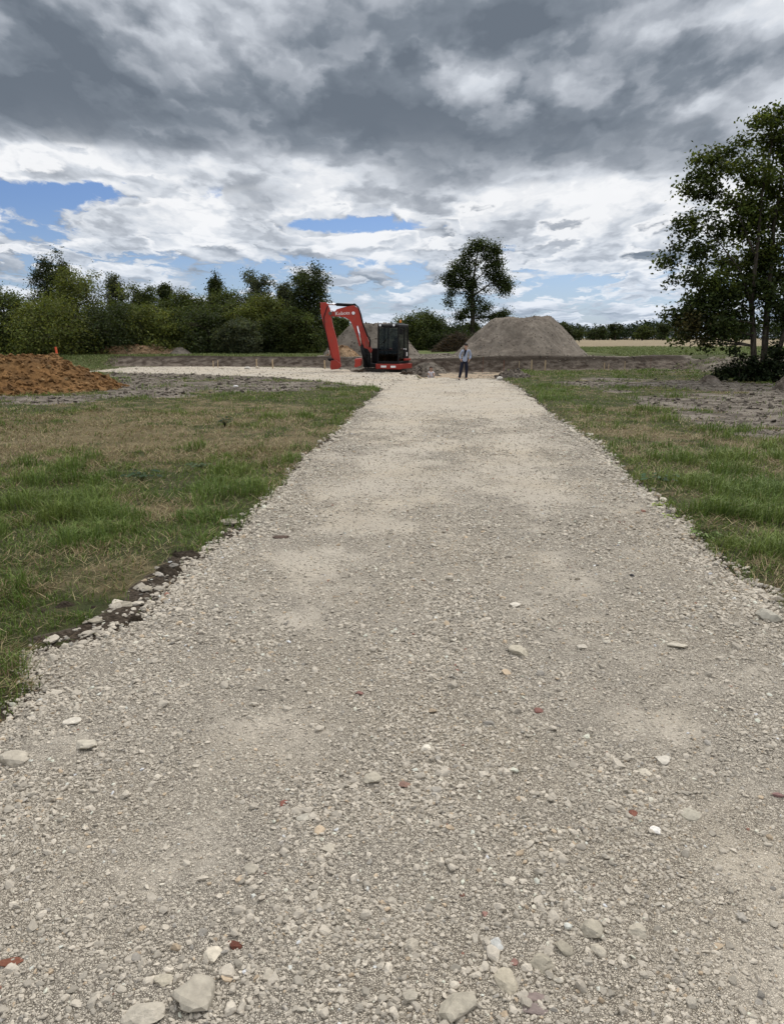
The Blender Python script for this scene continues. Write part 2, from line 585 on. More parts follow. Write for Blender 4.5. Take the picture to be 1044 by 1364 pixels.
HAY = [(130, 575, 5.0, 3.0, .75), (40, 590, 4.5, 3.0, .7), (300, 600, 3.0, 2.0, .35), (130, 780, 0.9, 0.5, .6), (30, 790, .8, .5, .3), (380, 560, 3.5, 2, .25), (260, 545, 5, 3, .5),
       (800, 575, 3.2, 2.2, .6), (880, 610, 1.6, 1.0, .35), (1000, 780, .8, .5, .6), (1010, 640, 1.8, .9, .35), (930, 690, .5, .5, .25), (770, 545, 3, 2, .4),
       (90, 660, 2.0, .8, -.5), (250, 720, 1.6, .7, -.6), (430, 560, 2, 4, -.25), (950, 660, 1.8, 1.0, -.3), (1020, 700, 1.2, .8, -.5), (860, 640, 1, .8, -.2), (40, 920, 1, .6, -.5), (500, 515, 3, 3, -.4), (720, 525, 3, 4, -.35), (330, 650, 2, 1, -.3)]
HAYW = [(*G(a, b), c, d, e) for a, b, c, d, e in HAY]


def hay_amount(x, y):
    h = 0.36 + 0.42 * fbm(x * 0.8, y * 0.8, 4, 6) + 0.75 * fbm(x * 2.7, y * 2.7, 4, 2)
    for gx, gy, sx, sy, a in HAYW:
        h = h + 0.52 * a * np.exp(-((x - gx) / sx) ** 2 - ((y - gy) / sy) ** 2)
    return np.clip(h, 0, 1)


def ground_material():
    m, t, out = material('ground')
    co = t.coord()
    z = t.n('ShaderNodeSeparateColor', {0: t.attr('zone')}).outputs
    z2 = t.n('ShaderNodeSeparateColor', {0: t.attr('zone2')}).outputs
    n1 = t.noise(co, 0.9, 6, 0.6)
    n2 = t.noise(co, 7.0, 6, 0.65)
    n3 = t.noise(co, 38.0, 4, 0.6)
    turf = t.mix(t.sm(n1, 0.3, 0.7), (0.036, 0.048, 0.014), (0.062, 0.062, 0.025))
    turf = t.mix(t.sm(n2, 0.45, 0.75, 0, 0.7), turf, (0.045, 0.034, 0.018))
    hay = t.mix(t.sm(n2, 0.3, 0.7), (0.13, 0.10, 0.052), (0.23, 0.185, 0.105))
    turf = t.mix(t.sm(z2[1], 0.35, 0.95, 0, 0.8), turf, hay)
    far = t.n('ShaderNodeSeparateXYZ', {0: co}).outputs[1]
    turf = t.mix(t.sm(far, 44, 60, 0, 0.8), turf, t.mix(t.sm(t.noise(co, 0.5, 6, 0.6), 0.35, 0.65), (0.088, 0.120, 0.034), (0.125, 0.135, 0.050)))
    gold = t.mix(t.sm(t.noise(t.vm('MULTIPLY', co, (0.3, 1.0, 1.0)), 0.25, 6, 0.6), 0.3, 0.7), (0.205, 0.165, 0.102), (0.265, 0.215, 0.138))
    stretched = t.vm('MULTIPLY', co, (0.8, 1.15, 1.0))
    s1 = t.noise(stretched, 1.3, 7, 0.65)
    soil = t.mix(t.sm(s1, 0.38, 0.62), (0.075, 0.061, 0.047), (0.215, 0.187, 0.150))
    soil = t.mix(t.sm(n2, 0.5, 0.8, 0, 0.8), soil, (0.265, 0.235, 0.192))
    soil = t.mix(t.sm(n3, 0.55, 0.8, 0, 0.7), soil, (0.06, 0.05, 0.04))
    clay = t.mix(t.sm(n2, 0.3, 0.7), (0.25, 0.185, 0.12), (0.44, 0.36, 0.26))
    zed = t.n('ShaderNodeSeparateXYZ', {0: co}).outputs[2]
    face = t.noise(t.vm('MULTIPLY', co, (1.3, 1.3, 3.2)), 1.6, 6, 0.62)
    bank = t.mix(t.sm(face, 0.33, 0.68), (0.050, 0.036, 0.026), (0.175, 0.145, 0.115))
    # topsoil is the dark band at the lip
    bank = t.mix(t.sm(t.m('ADD', zed, t.m('MULTIPLY', t.m('SUBTRACT', n1, 0.5), 0.3)), 0.48, 0.66, 0, 0.85), bank, (0.035, 0.026, 0.018))
    wob = t.m('MULTIPLY', t.m('SUBTRACT', n2, 0.5), 0.9)
    c = t.mix(t.sm(t.m('ADD', z[0], wob), 0.35, 0.65), turf, soil)
    c = t.mix(t.sm(t.m('ADD', z[1], wob), 0.4, 0.7), c, clay)
    c = t.mix(z[2], c, gold)
    c = t.mix(t.sm(t.m('ADD', z2[0], t.m('MULTIPLY', wob, 0.5)), 0.35, 0.65), c, bank)
    c = t.mix(t.sm(t.m('ADD', z2[2], t.m('MULTIPLY', wob, 0.7)), 0.4, 0.65), c, t.mix(t.sm(n3, .35, .65), (0.030, 0.022, 0.014), (0.085, 0.066, 0.048)))
    h = t.m('ADD', t.m('ADD', t.m('MULTIPLY', n2, 0.5), t.m('MULTIPLY', s1, 0.6)), t.m('MULTIPLY', n3, 0.2))
    surf(t, out, c, 0.95, t.bump(h, 1.0, 0.16), 0.15)
    return m


# ------------------------------------------------------------------ the crushed-stone track
def track_z(x, y):
    el_, er_ = edge_left(y), edge_right(y)
    u = np.clip((x - el_) / np.maximum(er_ - el_, 0.1), 0, 1)
    prof = np.clip(np.minimum(u, 1 - u) * 9, 0, 1)
    rut = -0.014 * (np.exp(-((u - 0.27) / 0.085) ** 2) + np.exp(-((u - 0.70) / 0.085) ** 2))
    return H(x, y) + 0.012 + 0.026 * prof + rut + fbm(x * 1.3, y * 1.3, 4, 5) * 0.016 + fbm(x * 6, y * 6, 3, 6) * 0.006


def fines(x, y):
    """1 where the stone is bedded in dust, 0 where it lies loose"""
    el_, er_ = edge_left(y), edge_right(y)
    u = (x - el_) / np.maximum(er_ - el_, 0.1)
    f = 0.36 + 0.62 * fbm(x * 0.55, y * 0.42, 4, 3) + 0.75 * fbm(x * 2.4, y * 2.0, 5, 1)
    f = f + 0.36 * (np.exp(-((u - 0.27) / 0.10) ** 2) + np.exp(-((u - 0.70) / 0.10) ** 2)) - 0.55 * np.exp(-(np.minimum(u, 1 - u) / 0.06) ** 2)
    for px, py, sx, sy, a in ((265, 858, .35, .22, -.9), (500, 890, .4, .25, -.4), (700, 870, .5, .3, -.4), (600, 1330, .7, .18, -.6), (240, 1320, .3, .12, -.4), (400, 1020, .25, .3, .45), (520, 1250, .2, .35, .4), (330, 975, .25, .2, .5), (560, 850, .3, .4, .4), (360, 760, .5, .5, .4)):
        gx, gy = G(px, py)
        f = f + a * np.exp(-((x - gx) / sx) ** 2 - ((y - gy) / sy) ** 2)
    f = f * (0.62 + 0.13 * sst(3, 6, y)) + 0.30 * sst(5, 11, y) + 0.30 * sst(13, 24, y)
    return np.clip(f, 0, 1)


def gravel_material():
    m, t, out = material('crushed_limestone')
    co = t.coord()
    fine = t.n('ShaderNodeSeparateColor', {0: t.attr('zone')}).outputs[0]
    n1 = t.noise(co, 1.1, 5, 0.6)
    n2 = t.noise(co, 9.0, 5, 0.65)
    n3 = t.noise(co, 120.0, 3, 0.6)
    dust = t.mix(t.sm(n1, 0.3, 0.7), (0.495, 0.442, 0.360), (0.60, 0.540, 0.442))
    dust = t.mix(t.sm(n3, 0.3, 0.7, 0, 0.55), dust, (0.24, 0.21, 0.17))
    wc = t.vm('ADD', co, t.vm('SCALE', t.noise(co, 60, 2, 0.5, out=1), scale=0.006))
    h, stone, gap = None, None, None
    layers = []
    for sc in (150.0, 75.0):
        v = t.n('ShaderNodeTexVoronoi', {'Vector': wc, 'Scale': sc, 'Randomness': 1.0}, feature='F1')
        e = t.n('ShaderNodeTexVoronoi', {'Vector': wc, 'Scale': sc, 'Randomness': 1.0}, feature='DISTANCE_TO_EDGE').outputs[0]
        r = t.n('ShaderNodeSeparateColor', {0: v.outputs[1]}).outputs
        col = t.mix(r[0], (0.315, 0.28, 0.228), (0.56, 0.505, 0.415))
        col = t.mix(t.sm(r[1], 0.93, 0.95), col, (0.20, 0.17, 0.14))
        layers.append((col, t.sm(e, 0.01, 0.22), r[2], v.outputs[0]))
    c0, g0, p0, d0 = layers[0]
    c1, g1, p1, d1 = layers[1]
    small = t.mix(g0, (0.105, 0.092, 0.072), c0)
    base = t.mix(t.sm(t.m('ADD', fine, t.m('MULTIPLY', t.m('SUBTRACT', n2, 0.5), 0.9)), 0.35, 0.75, 0, 0.72), small, dust)
    show = t.m('MULTIPLY', t.m('GREATER_THAN', p1, 0.60), t.m('GREATER_THAN', g1, 0.28))
    c = t.mix(t.m('MULTIPLY', show, 0.8), base, c1)
    tan = t.sm(t.noise(co, 0.45, 4, 0.6), 0.4, 0.68, 0, 0.35)
    c = t.mix(tan, c, t.mix(1.0, c, (1.06, 0.98, 0.84), 'MULTIPLY'))
    hh = t.m('ADD', t.m('MULTIPLY', t.m('MULTIPLY', g0, t.m('SUBTRACT', 1.0, t.m('MULTIPLY', fine, 0.6))), 0.5), t.m('MULTIPLY', t.m('MULTIPLY', show, g1), 0.9))
    hh = t.m('ADD', hh, t.m('ADD', t.m('MULTIPLY', n3, 0.35), t.m('MULTIPLY', n2, 0.8)))
    surf(t, out, c, 0.95, t.bump(hh, 0.9, 0.006), 0.15)
    return m


def build_track():
    mat = gravel_material()
    ys = [0.2]
    while ys[-1] < TRACK_END:
        ys.append(ys[-1] + min(0.15, max(0.016, 0.0065 * ys[-1])))
    ys = np.array(ys[:-1] + [TRACK_END, TRACK_END + 0.12])
    nc = 180
    u = np.linspace(0, 1, nc)
    xl, xr = edge_left(ys), edge_right(ys)
    X = xl[:, None] + u[None] * (xr - xl)[:, None]
    X[:, 0] -= 0.06
    X[:, -1] += 0.06
    Y = np.repeat(ys[:, None], nc, 1) + 0.0
    Y[-2:] += fbm(X[-2:] * 1.5, X[-2:] * 0, 3, 2) * 0.12
    Z = track_z(X, Y)
    Z[:, 0] = H(X[:, 0], Y[:, 0]) - 0.05
    Z[:, -1] = H(X[:, -1], Y[:, -1]) - 0.05
    Z[-1] -= 0.14
    f = fines(X, Y)
    att = np.stack([f, f, f], -1).reshape(-1, 3)
    o = mesh_np('gravel_track', np.stack([X, Y, Z], -1).reshape(-1, 3), grid_faces(len(ys), nc), mat, None, None, True, {'zone': att})
    tag(o, kind='structure')
    xs = np.arange(-17.5, 1.36, 0.12)
    v = np.linspace(0, 1, 60)
    yf, yb = pad_front(xs), pad_back(xs)
    Xp = np.repeat(xs[None], 60, 0)
    Yp = yf[None] + v[:, None] * (yb - yf)[None]
    Zp = H(Xp, Yp) + 0.016 + fbm(Xp * 0.8, Yp * 0.8, 3, 3) * 0.02 * (1 - sst(-1.6, -0.6, Xp)) + 0.012 * (1 - sst(-1.6, -0.6, Xp))
    Zp[0] -= 0.06
    Zp[-1] -= 0.10
    Zp[:, 0] -= 0.06
    Zp[:, -1] -= 0.06
    fp = np.full(Xp.shape, 0.8)
    o = mesh_np('gravel_pad', np.stack([Xp, Yp, Zp], -1).reshape(-1, 3), grid_faces(60, len(xs)), mat, None, None, True, {'zone': np.stack([fp] * 3, -1).reshape(-1, 3)})
    tag(o, kind='structure')


# ------------------------------------------------------------------ stones
def ico(sub):
    bm = bmesh.new()
    bmesh.ops.create_icosphere(bm, subdivisions=sub, radius=1)
    bm.verts.ensure_lookup_table()
    v = np.array([x.co[:] for x in bm.verts])
    f = np.array([[q.index for q in p.verts] for p in bm.faces])
    bm.free()
    return v, f


def rock_shape(sub, rng, planes=9, rough=0.05, soft=0.0):
    """a broken stone: a ball cut by random planes"""
    v, f = ico(sub)
    d = v / np.linalg.norm(v, axis=1)[:, None]
    n = rng.normal(size=(planes, 3))
    n /= np.linalg.norm(n, axis=1)[:, None]
    h = rng.uniform(0.50, 0.95, planes)
    q = np.maximum(d @ n.T, 1e-3)
    r = np.minimum((h[None] / q).min(1), 1.25)
    r = r * (1 - soft) + soft * 0.85
    r = r * (1 + rng.normal(size=len(d)) * rough)
    p = d * r[:, None]
    p -= (p.max(0) + p.min(0)) / 2
    return p / np.abs(p).max(), f


ROCKS1 = [rock_shape(1, np.random.default_rng(100 + i), 7, 0.10) for i in range(24)]
ROCKS2 = [rock_shape(2, np.random.default_rng(300 + i), 9, 0.035) for i in range(24)]


def rotations(yaw, tx, ty):
    cz, sz = np.cos(yaw), np.sin(yaw)
    cx, sx, cy, sy = np.cos(tx), np.sin(tx), np.cos(ty), np.sin(ty)
    o, l = np.zeros_like(yaw), np.ones_like(yaw)
    Rz = np.stack([np.stack([cz, -sz, o], -1), np.stack([sz, cz, o], -1), np.stack([o, o, l], -1)], -2)
    Rx = np.stack([np.stack([l, o, o], -1), np.stack([o, cx, -sx], -1), np.stack([o, sx, cx], -1)], -2)
    Ry = np.stack([np.stack([cy, o, sy], -1), np.stack([o, l, o], -1), np.stack([-sy, o, cy], -1)], -2)
    return np.einsum('nij,njk,nkl->nil', Rz, Rx, Ry)


def stones_arrays(pos, size, tint, shapes, rng, tilt=0.35):
    n = len(pos)
    rot = rotations(rng.uniform(0, 6.283, n), rng.normal(0, tilt, n), rng.normal(0, tilt, n))
    pick = rng.integers(0, len(shapes), n)
    V, F, C, base = [], [], [], 0
    for k, (sv, sf) in enumerate(shapes):
        idx = np.nonzero(pick == k)[0]
        if not len(idx):
            continue
        p = sv[None] * size[idx][:, None, :]
        p = np.einsum('nij,nvj->nvi', rot[idx], p) + pos[idx][:, None, :]
        m = len(sv)
        V.append(p.reshape(-1, 3))
        F.append((sf[None] + (np.arange(len(idx)) * m)[:, None, None]).reshape(-1, 3) + base)
        C.append(np.repeat(tint[idx], m, 0))
        base += len(idx) * m
    return np.vstack(V), np.vstack(F), np.vstack(C)


def stone_tints(n, rng):
    b = rng.normal(1.0, 0.15, n).clip(0.55, 1.45)
    c = np.stack([0.420 * b, 0.376 * b, 0.306 * b], -1)
    w = rng.random(n)
    c[w < 0.025] = c[w < 0.025] * 1.4
    grey = (w > 0.90) & (w < 0.95)
    c[grey] = c[grey] * np.array([0.76, 0.78, 0.82])
    red = w > 0.9985
    c[red] = np.array([0.24, 0.13, 0.095]) * b[red][:, None]
    brown = (w > 0.97) & (w <= 0.9985)
    c[brown] = c[brown] * np.array([0.95, 0.84, 0.72])
    return c.clip(0.03, 0.56)


def stone_material():
    m, t, out = material('limestone')
    co = t.coord()
    n = t.noise(co, 45.0, 5, 0.65)
    n2 = t.noise(co, 260.0, 3, 0.6)
    c = t.mix(1.0, t.attr('tint'), t.n('ShaderNodeCombineColor', {i: t.sm(n, 0.25, 0.75, 0.82, 1.14, 'LINEAR') for i in range(3)}).outputs[0], 'MULTIPLY')
    c = t.mix(t.sm(n2, 0.55, 0.8, 0, 0.35), c, (0.30, 0.26, 0.21))
    surf(t, out, c, 0.92, t.bump(t.m('ADD', n, t.m('MULTIPLY', n2, 0.4)), 0.5, 0.006), 0.2)
    return m


M_STONE = None


def build_stones():
    """the loose stone of the track, too much to count"""
    global M_STONE
    M_STONE = stone_material()
    rng = np.random.default_rng(21)
    # (from, to, stones per square metre, smallest, largest, power, shapes)
    bands = [(1.25, 2.7, 18500, .0034, .0115, 2.1, 1), (2.7, 4.4, 11500, .0042, .0135, 2.2, 1), (4.4, 7.0, 6200, .0062, .0185, 2.3, 1),
             (7.0, 12.0, 2500, .0090, .025, 2.4, 1), (12.0, 20.0, 800, .014, .034, 2.6, 1), (20.0, 35.8, 130, .018, .040, 2.8, 1),
             (1.25, 3.0, 420, .012, .026, 3.2, 2), (3.0, 5.5, 110, .016, .034, 3.2, 2), (5.5, 11.0, 20, .020, .042, 3.2, 2)]
    V, F, C, base = [], [], [], 0
    for a, b, dens, s0, s1, pw, sub in bands:
        y = rng.uniform(a, b, int(dens * (b - a) * 6.5))
        x = rng.uniform(-3.2, 6.0, len(y)) * 1.0
        keepn = rng.random(len(y)) < 9.2 / 6.5 / 1.0
        x, y = x[keepn], y[keepn]
        # stones spill a hand's breadth past the edge
        spill = 0.05 + 0.12 * rng.random(len(y)) ** 2
        ok = (x > edge_left(y) - spill) & (x < edge_right(y) + spill)
        lim = 0.56 * y + 1.6
        ok &= np.abs(x) < lim
        x, y = x[ok], y[ok]
        f = fines(x, y)
        clump = sst(-0.35, 0.35, fbm(x * 3.2, y * 3.2, 3, 7))
        p = (1 - 0.68 * f) * (0.42 + 0.58 * clump)
        ok = rng.random(len(x)) < p
        x, y, f = x[ok], y[ok], f[ok]
        n = len(x)
        q = rng.random(n)
        s = (s0 ** (1 - pw) + q * (s1 ** (1 - pw) - s0 ** (1 - pw))) ** (1 / (1 - pw))
        el_, er_ = edge_left(y), edge_right(y)
        e = np.exp(-np.maximum(0, np.minimum(x - el_, er_ - x)) / 0.16)
        s = s * (1 + (0.75 + 0.5 * (x > 0)) * e * rng.random(n)) * (1.15 - 0.4 * f)
        size = np.stack([s, s * rng.uniform(0.62, 0.95, n), s * rng.uniform(0.38, 0.72, n)], -1)
        z = np.where((x > el_) & (x < er_), track_z(x, y), H(x, y)) + size[:, 2] * rng.uniform(-0.25, 0.60, n) * (1 - 0.4 * f)
        v, fc, c = stones_arrays(np.stack([x, y, z], -1), size, stone_tints(n, rng), ROCKS1 if sub == 1 else ROCKS2, rng)
        V.append(v)
        F.append(fc + base)
        C.append(c)
        base += len(v)
    n = 5200
    x = rng.uniform(-17.4, 1.3, n)
    y = pad_front(x) + rng.random(n) * (pad_back(x) - pad_front(x))
    n = len(x)
    s = .016 + .045 * rng.random(n) ** 4
    size = np.stack([s, s * rng.uniform(.6, .95, n), s * rng.uniform(.35, .7, n)], -1)
    tt = stone_tints(n, rng)
    dk = rng.random(n) < .10
    tt[dk] = tt[dk] * .45
    v, fc, c = stones_arrays(np.stack([x, y, H(x, y) + .022 + size[:, 2] * .3], -1), size, tt, ROCKS1, rng)
    V.append(v)
    F.append(fc + base)
    C.append(c)
    o = mesh_np('loose_gravel', np.vstack(V), np.vstack(F), M_STONE, None, np.vstack(C))
    tag(o, 'pale crushed limestone lying loose over the whole track', None, None, 'stuff')
    print('STONES faces', sum(len(f) for f in F))


def build_verge_stones():
    rng = np.random.default_rng(17)
    n = 420
    p = np.array(SOIL_EDGE)
    x, y = rng.uniform(p[:, 0].min(), p[:, 0].max(), n), rng.uniform(p[:, 1].min(), p[:, 1].max(), n)
    ok = (poly_sd(x, y, SOIL_EDGE) > -.02) & (x < edge_left(y) + .03)
    x, y = x[ok], y[ok]
    s = .008 + .045 * rng.random(len(x)) ** 4
    v, f, c = stones_arrays(np.stack([x, y, H(x, y) + s * .1], -1), np.stack([s * 1.3, s, s * .45], -1), stone_tints(len(x), rng) * .85, ROCKS2, rng, .2)
    o = mesh_np('verge_gravel', v, f, M_STONE, None, c)
    tag(o, 'limestone scattered in the dark soil of the torn verge', None, None, 'stuff')


def build_rubble():
    rng = np.random.default_rng(91)
    mat = soil_material('clods', (0.085, 0.070, 0.055), (0.195, 0.168, 0.135), (0.26, 0.23, 0.19), 5)
    X, Y, Sz = [], [], []
    for poly, n, s0, s1 in ((SOIL_L, 9000, .012, .11), (SOIL_R, 9000, .010, .09), (SOIL_EDGE, 500, .006, .03), ([(1.5, 36.3), (7, 36.3), (8, 45), (1, 45)], 500, .01, .05), ([(-5, 46.5), (10, 45.5), (18, 45.5), (9, 49), (6, 56), (-3, 58)], 4500, .015, .085), ([(14, 41), (24, 40), (24, 46), (14, 46.5)], 1500, .015, .08), ([(-18, 50), (8, 44), (17, 45), (17, 46.3), (8, 45.8), (-18, 52)], 2200, .015, .06)):
        p = np.array(poly)
        x = rng.uniform(max(-30, p[:, 0].min()), min(30, p[:, 0].max()), n)
        y = rng.uniform(p[:, 1].min(), p[:, 1].max(), n)
        ok = in_poly(x, y, poly) & (np.abs(x) < .56 * y + 2)
        if poly is SOIL_L or poly is SOIL_R or poly is SOIL_EDGE:
            ok &= (rng.random(n) < soil_mask(x, y)) & (fbm(x * .8, y * .8, 3, 5) > -.25)
        ok &= ~on_pad(x, y, .1)
        x, y = x[ok], y[ok]
        X.append(x)
        Y.append(y)
        Sz.append(s0 + (s1 - s0) * rng.random(len(x)) ** 3.5)
    x, y, s = np.concatenate(X), np.concatenate(Y), np.concatenate(Sz)
    b = rng.normal(1.0, .25, len(x)).clip(.45, 1.7)
    tt = np.stack([b, b, b], -1)
    v, f, c = stones_arrays(np.stack([x, y, H(x, y) + s * .12], -1), np.stack([s * 1.2, s, s * .55], -1), tt, ROCKS1, rng, .4)
    o = mesh_np('earth_rubble', v, f, mat, None, c)
    tag(o, 'crumbled earth and clods strewn over the bare soil', None, None, 'stuff')


# single stones one can pick out: photo px, half-size in px, flatness, colour, label
BIG = [
    (262, 1330, 27, 21, .6, (.36, .335, .29), 'stone', 'large rounded grey stone bedded in the gravel above a pale chipped stone'),
    (192, 1353, 29, 15, .6, (.42, .39, .34), 'stone', 'pale grey stone with a white chipped face, low in the corner of the track'),
    (608, 1346, 29, 20, .6, (.36, .335, .285), 'stone', 'largest flat grey slab at the near end of the track'),
    (673, 1314, 17, 17, .6, (.40, .365, .30), 'stone', 'angular buff stone wedged above two pinkish slabs'),
    (718, 1288, 19, 13, .5, (.33, .305, .255), 'stone', 'brownish grey stone to one side of the upright brick splinter'),
    (545, 1265, 12, 9, .6, (.39, .36, .31), 'stone', 'rounded pale stone alone above the largest grey slab'),
    (786, 1243, 16, 12, .6, (.35, .325, .275), 'stone', 'blunt grey stone among coarse gravel right of centre'),
    (796, 1271, 10, 9, .7, (.42, .39, .335), 'stone', 'pale square stone just beside a darker rounded one'),
    (752, 1268, 12, 10, .6, (.33, .305, .255), 'stone', 'dull brown rounded stone just beside a pale square one'),
    (546, 1333, 10, 14, .7, (.36, .335, .29), 'stone', 'upright grey stone close beside the largest slab'),
    (360, 1301, 10, 8, .6, (.40, .37, .32), 'stone', 'smooth pale oval stone between the round stone and the slab'),
    (283, 1273, 14, 10, .4, (.52, .48, .41), 'stone', 'cream coloured flaky stone above the large rounded grey stone'),
    (217, 1305, 14, 8, .5, (.40, .37, .31), 'stone', 'flat buff stone above the white chipped stone'),
    (335, 1159, 10, 8, .5, (.35, .325, .28), 'stone', 'tilted grey stone alone on finer gravel'),
    (437, 1133, 11, 7, .4, (.42, .39, .335), 'stone', 'low pale stone on the dusty middle of the track'),
    (407, 1091, 10, 12, .3, (.38, .365, .325), 'stone', 'thin pointed grey flake lying flat on the gravel'),
    (496, 1042, 12, 10, .6, (.36, .335, .285), 'stone', 'square blocky stone alone in the middle of the track'),
    (115, 995, 16, 8, .4, (.44, .41, .355), 'stone', 'long pale slab in the gravel near the grassy corner'),
    (18, 1010, 20, 12, .5, (.40, .37, .32), 'stone', 'big pale slab at the track edge below the grass tuft'),
    (97, 962, 12, 6, .5, (.52, .49, .44), 'stone', 'white chalky stone near the grassy corner'),
    (567, 999, 8, 7, .5, (.62, .59, .53), 'stone', 'small bright white stone in the middle of the track'),
    (685, 806, 9, 4, .5, (.55, .52, .47), 'stone', 'white flat stone alone far up the track'),
    (902, 862, 14, 5, .35, (.46, .43, .375), 'stone', 'thin pale slab on the track beyond the coarse patch'),
    (690, 868, 14, 9, .4, (.40, .37, .31), 'stone', 'buff broken stone in the coarse patch right of centre'),
    (1021, 820, 19, 10, .6, (.36, .345, .305), 'stone', 'big grey boulder at the grassy edge of the track'),
    (920, 1083, 13, 8, .4, (.38, .36, .31), 'stone', 'pointed flat stone beside a white chip'),
    (874, 1104, 8, 5, .5, (.68, .67, .66), 'stone', 'bright white chip beside a pointed flat stone'),
    (885, 1012, 12, 7, .4, (.50, .475, .43), 'stone', 'pale whitish stone half buried in the track'),
    (858, 1028, 8, 6, .5, (.50, .465, .40), 'stone', 'small cream stone beside a half buried whitish one'),
    (848, 1243, 13, 9, .6, (.40, .37, .315), 'stone', 'pale wedge shaped stone beside a blunt grey stone'),
    (661, 1263, 9, 8, .5, (.44, .45, .45), 'stone', 'smooth bluish white pebble above the brick splinter'),
    (775, 860, 8, 4, .5, (.48, .45, .40), 'stone', 'small pale stone beside the thin slab on the track'),
    (305, 697, 16, 4, .35, (.30, .275, .23), 'stone', 'wide flat slab lying in the grass beside the track'),
    (165, 808, 12, 4, .4, (.30, .275, .23), 'stone', 'pale slab lying in dark soil at the verge'),
    (195, 786, 9, 4, .5, (.30, .275, .23), 'stone', 'pale stone in dark soil nearest the turf clod'),
    (128, 830, 10, 3.5, .4, (.30, .275, .23), 'stone', 'grey slab half under the grass at the verge'),
    (245, 757, 6, 3, .5, (.30, .275, .23), 'stone', 'small pale stone between two dark turf clods'),
    (685, 1287, 6, 13, .5, (.34, .17, .12), 'brick_fragment', 'narrow upright splinter of red brick in the gravel'),
    (710, 1333, 20, 8, .35, (.315, .215, .165), 'brick_fragment', 'upper of two flat pinkish brick slabs'),
    (713, 1350, 22, 9, .35, (.315, .22, .17), 'brick_fragment', 'lower of two flat pinkish brick slabs'),
    (14, 1281, 20, 8, .35, (.245, .085, .045), 'brick_fragment', 'big dark red brick shard at the left edge of the track'),
    (313, 1259, 12, 8, .5, (.16, .05, .028), 'brick_fragment', 'dark maroon brick lump near the cream flaky stone'),
    (540, 1049, 12, 6, .4, (.33, .18, .12), 'brick_fragment', 'dusty orange brick piece beside the square blocky stone'),
    (378, 1073, 7, 5, .5, (.30, .11, .07), 'brick_fragment', 'small red brick chip above the thin pointed flake'),
    (843, 1084, 7, 5, .5, (.28, .10, .06), 'brick_fragment', 'small red brick chip near the pointed flat stone'),
    (717, 949, 8, 4, .5, (.30, .13, .09), 'brick_fragment', 'small reddish brick chip far right of the white stone'),
    (597, 1031, 8, 3, .4, (.30, .13, .08), 'brick_fragment', 'thin red brick sliver between the blocky and white stones'),
    (645, 1223, 5, 5, .6, (.40, .20, .14), 'brick_fragment', 'small salmon pink brick crumb above the bluish pebble'),
    (478, 925, 7, 4, .5, (.30, .14, .10), 'brick_fragment', 'faint red brick chip farthest up the track'),
    (1036, 1061, 9, 5, .5, (.34, .18, .14), 'brick_fragment', 'pinkish brick chip at the right edge of the picture'),
    (374, 717, 11, 1.6, .35, (.15, .09, .06), 'wood_scrap', 'dark scrap of rotten wood on the track near the verge'),
    (842, 767, 4, 3, .6, (.06, .05, .045), 'wood_scrap', 'small black scrap on the pale track near the grass'),
]


def single_stone(px, py, hx, hy, flat, col, name, seed, label=None, group=None, sub=3):
    gx, gy = G(px, py, 0.03)
    dist = math.hypot(gy, EYE)
    depth = gy * math.cos(PITCH) + EYE * math.sin(PITCH)
    sx = hx / FPX * depth
    sy = min(sx * 1.3, max(sx * 0.45, hy / FPX * depth / max(0.25, EYE / dist)))
    rng = np.random.default_rng(seed)
    v, f = rock_shape(sub, rng, 8, 0.022, 0.02)
    sz = flat * min(sx, sy)
    ext = (v.max(0) - v.min(0)) / 2
    v = v / ext * np.array([sx, sy, sz])
    a = rng.uniform(-0.35, 0.35)
    ca, sa = math.cos(a), math.sin(a)
    v = np.stack([v[:, 0] * ca - v[:, 1] * sa, v[:, 0] * sa + v[:, 1] * ca, v[:, 2]], -1)
    v[:, 2] += rng.uniform(-0.12, 0.12) * v[:, 0] + rng.uniform(-0.2, 0.02) * v[:, 1]
    col = np.array(col) * (np.array([.99, .96, .89]) if name == 'stone' else np.array([.66, .76, .88]))
    jit = 1 + 0.07 * rng.normal(size=(len(v), 1)) - 0.10 * np.sin(v[:, :1] * 140 + seed) * np.sin(v[:, 1:2] * 170)
    o = mesh_np(name, v, f, M_STONE, None, col[None] * jit, False)
    onz = track_z(gx, gy) if edge_left(gy) < gx < edge_right(gy) else H(gx, gy)
    o.location = (gx, gy, float(onz) + sz * 0.10)
    tag(o, label, {'stone': 'stone', 'brick_fragment': 'brick fragment', 'wood_scrap': 'wood scrap'}[name], group)
    return o


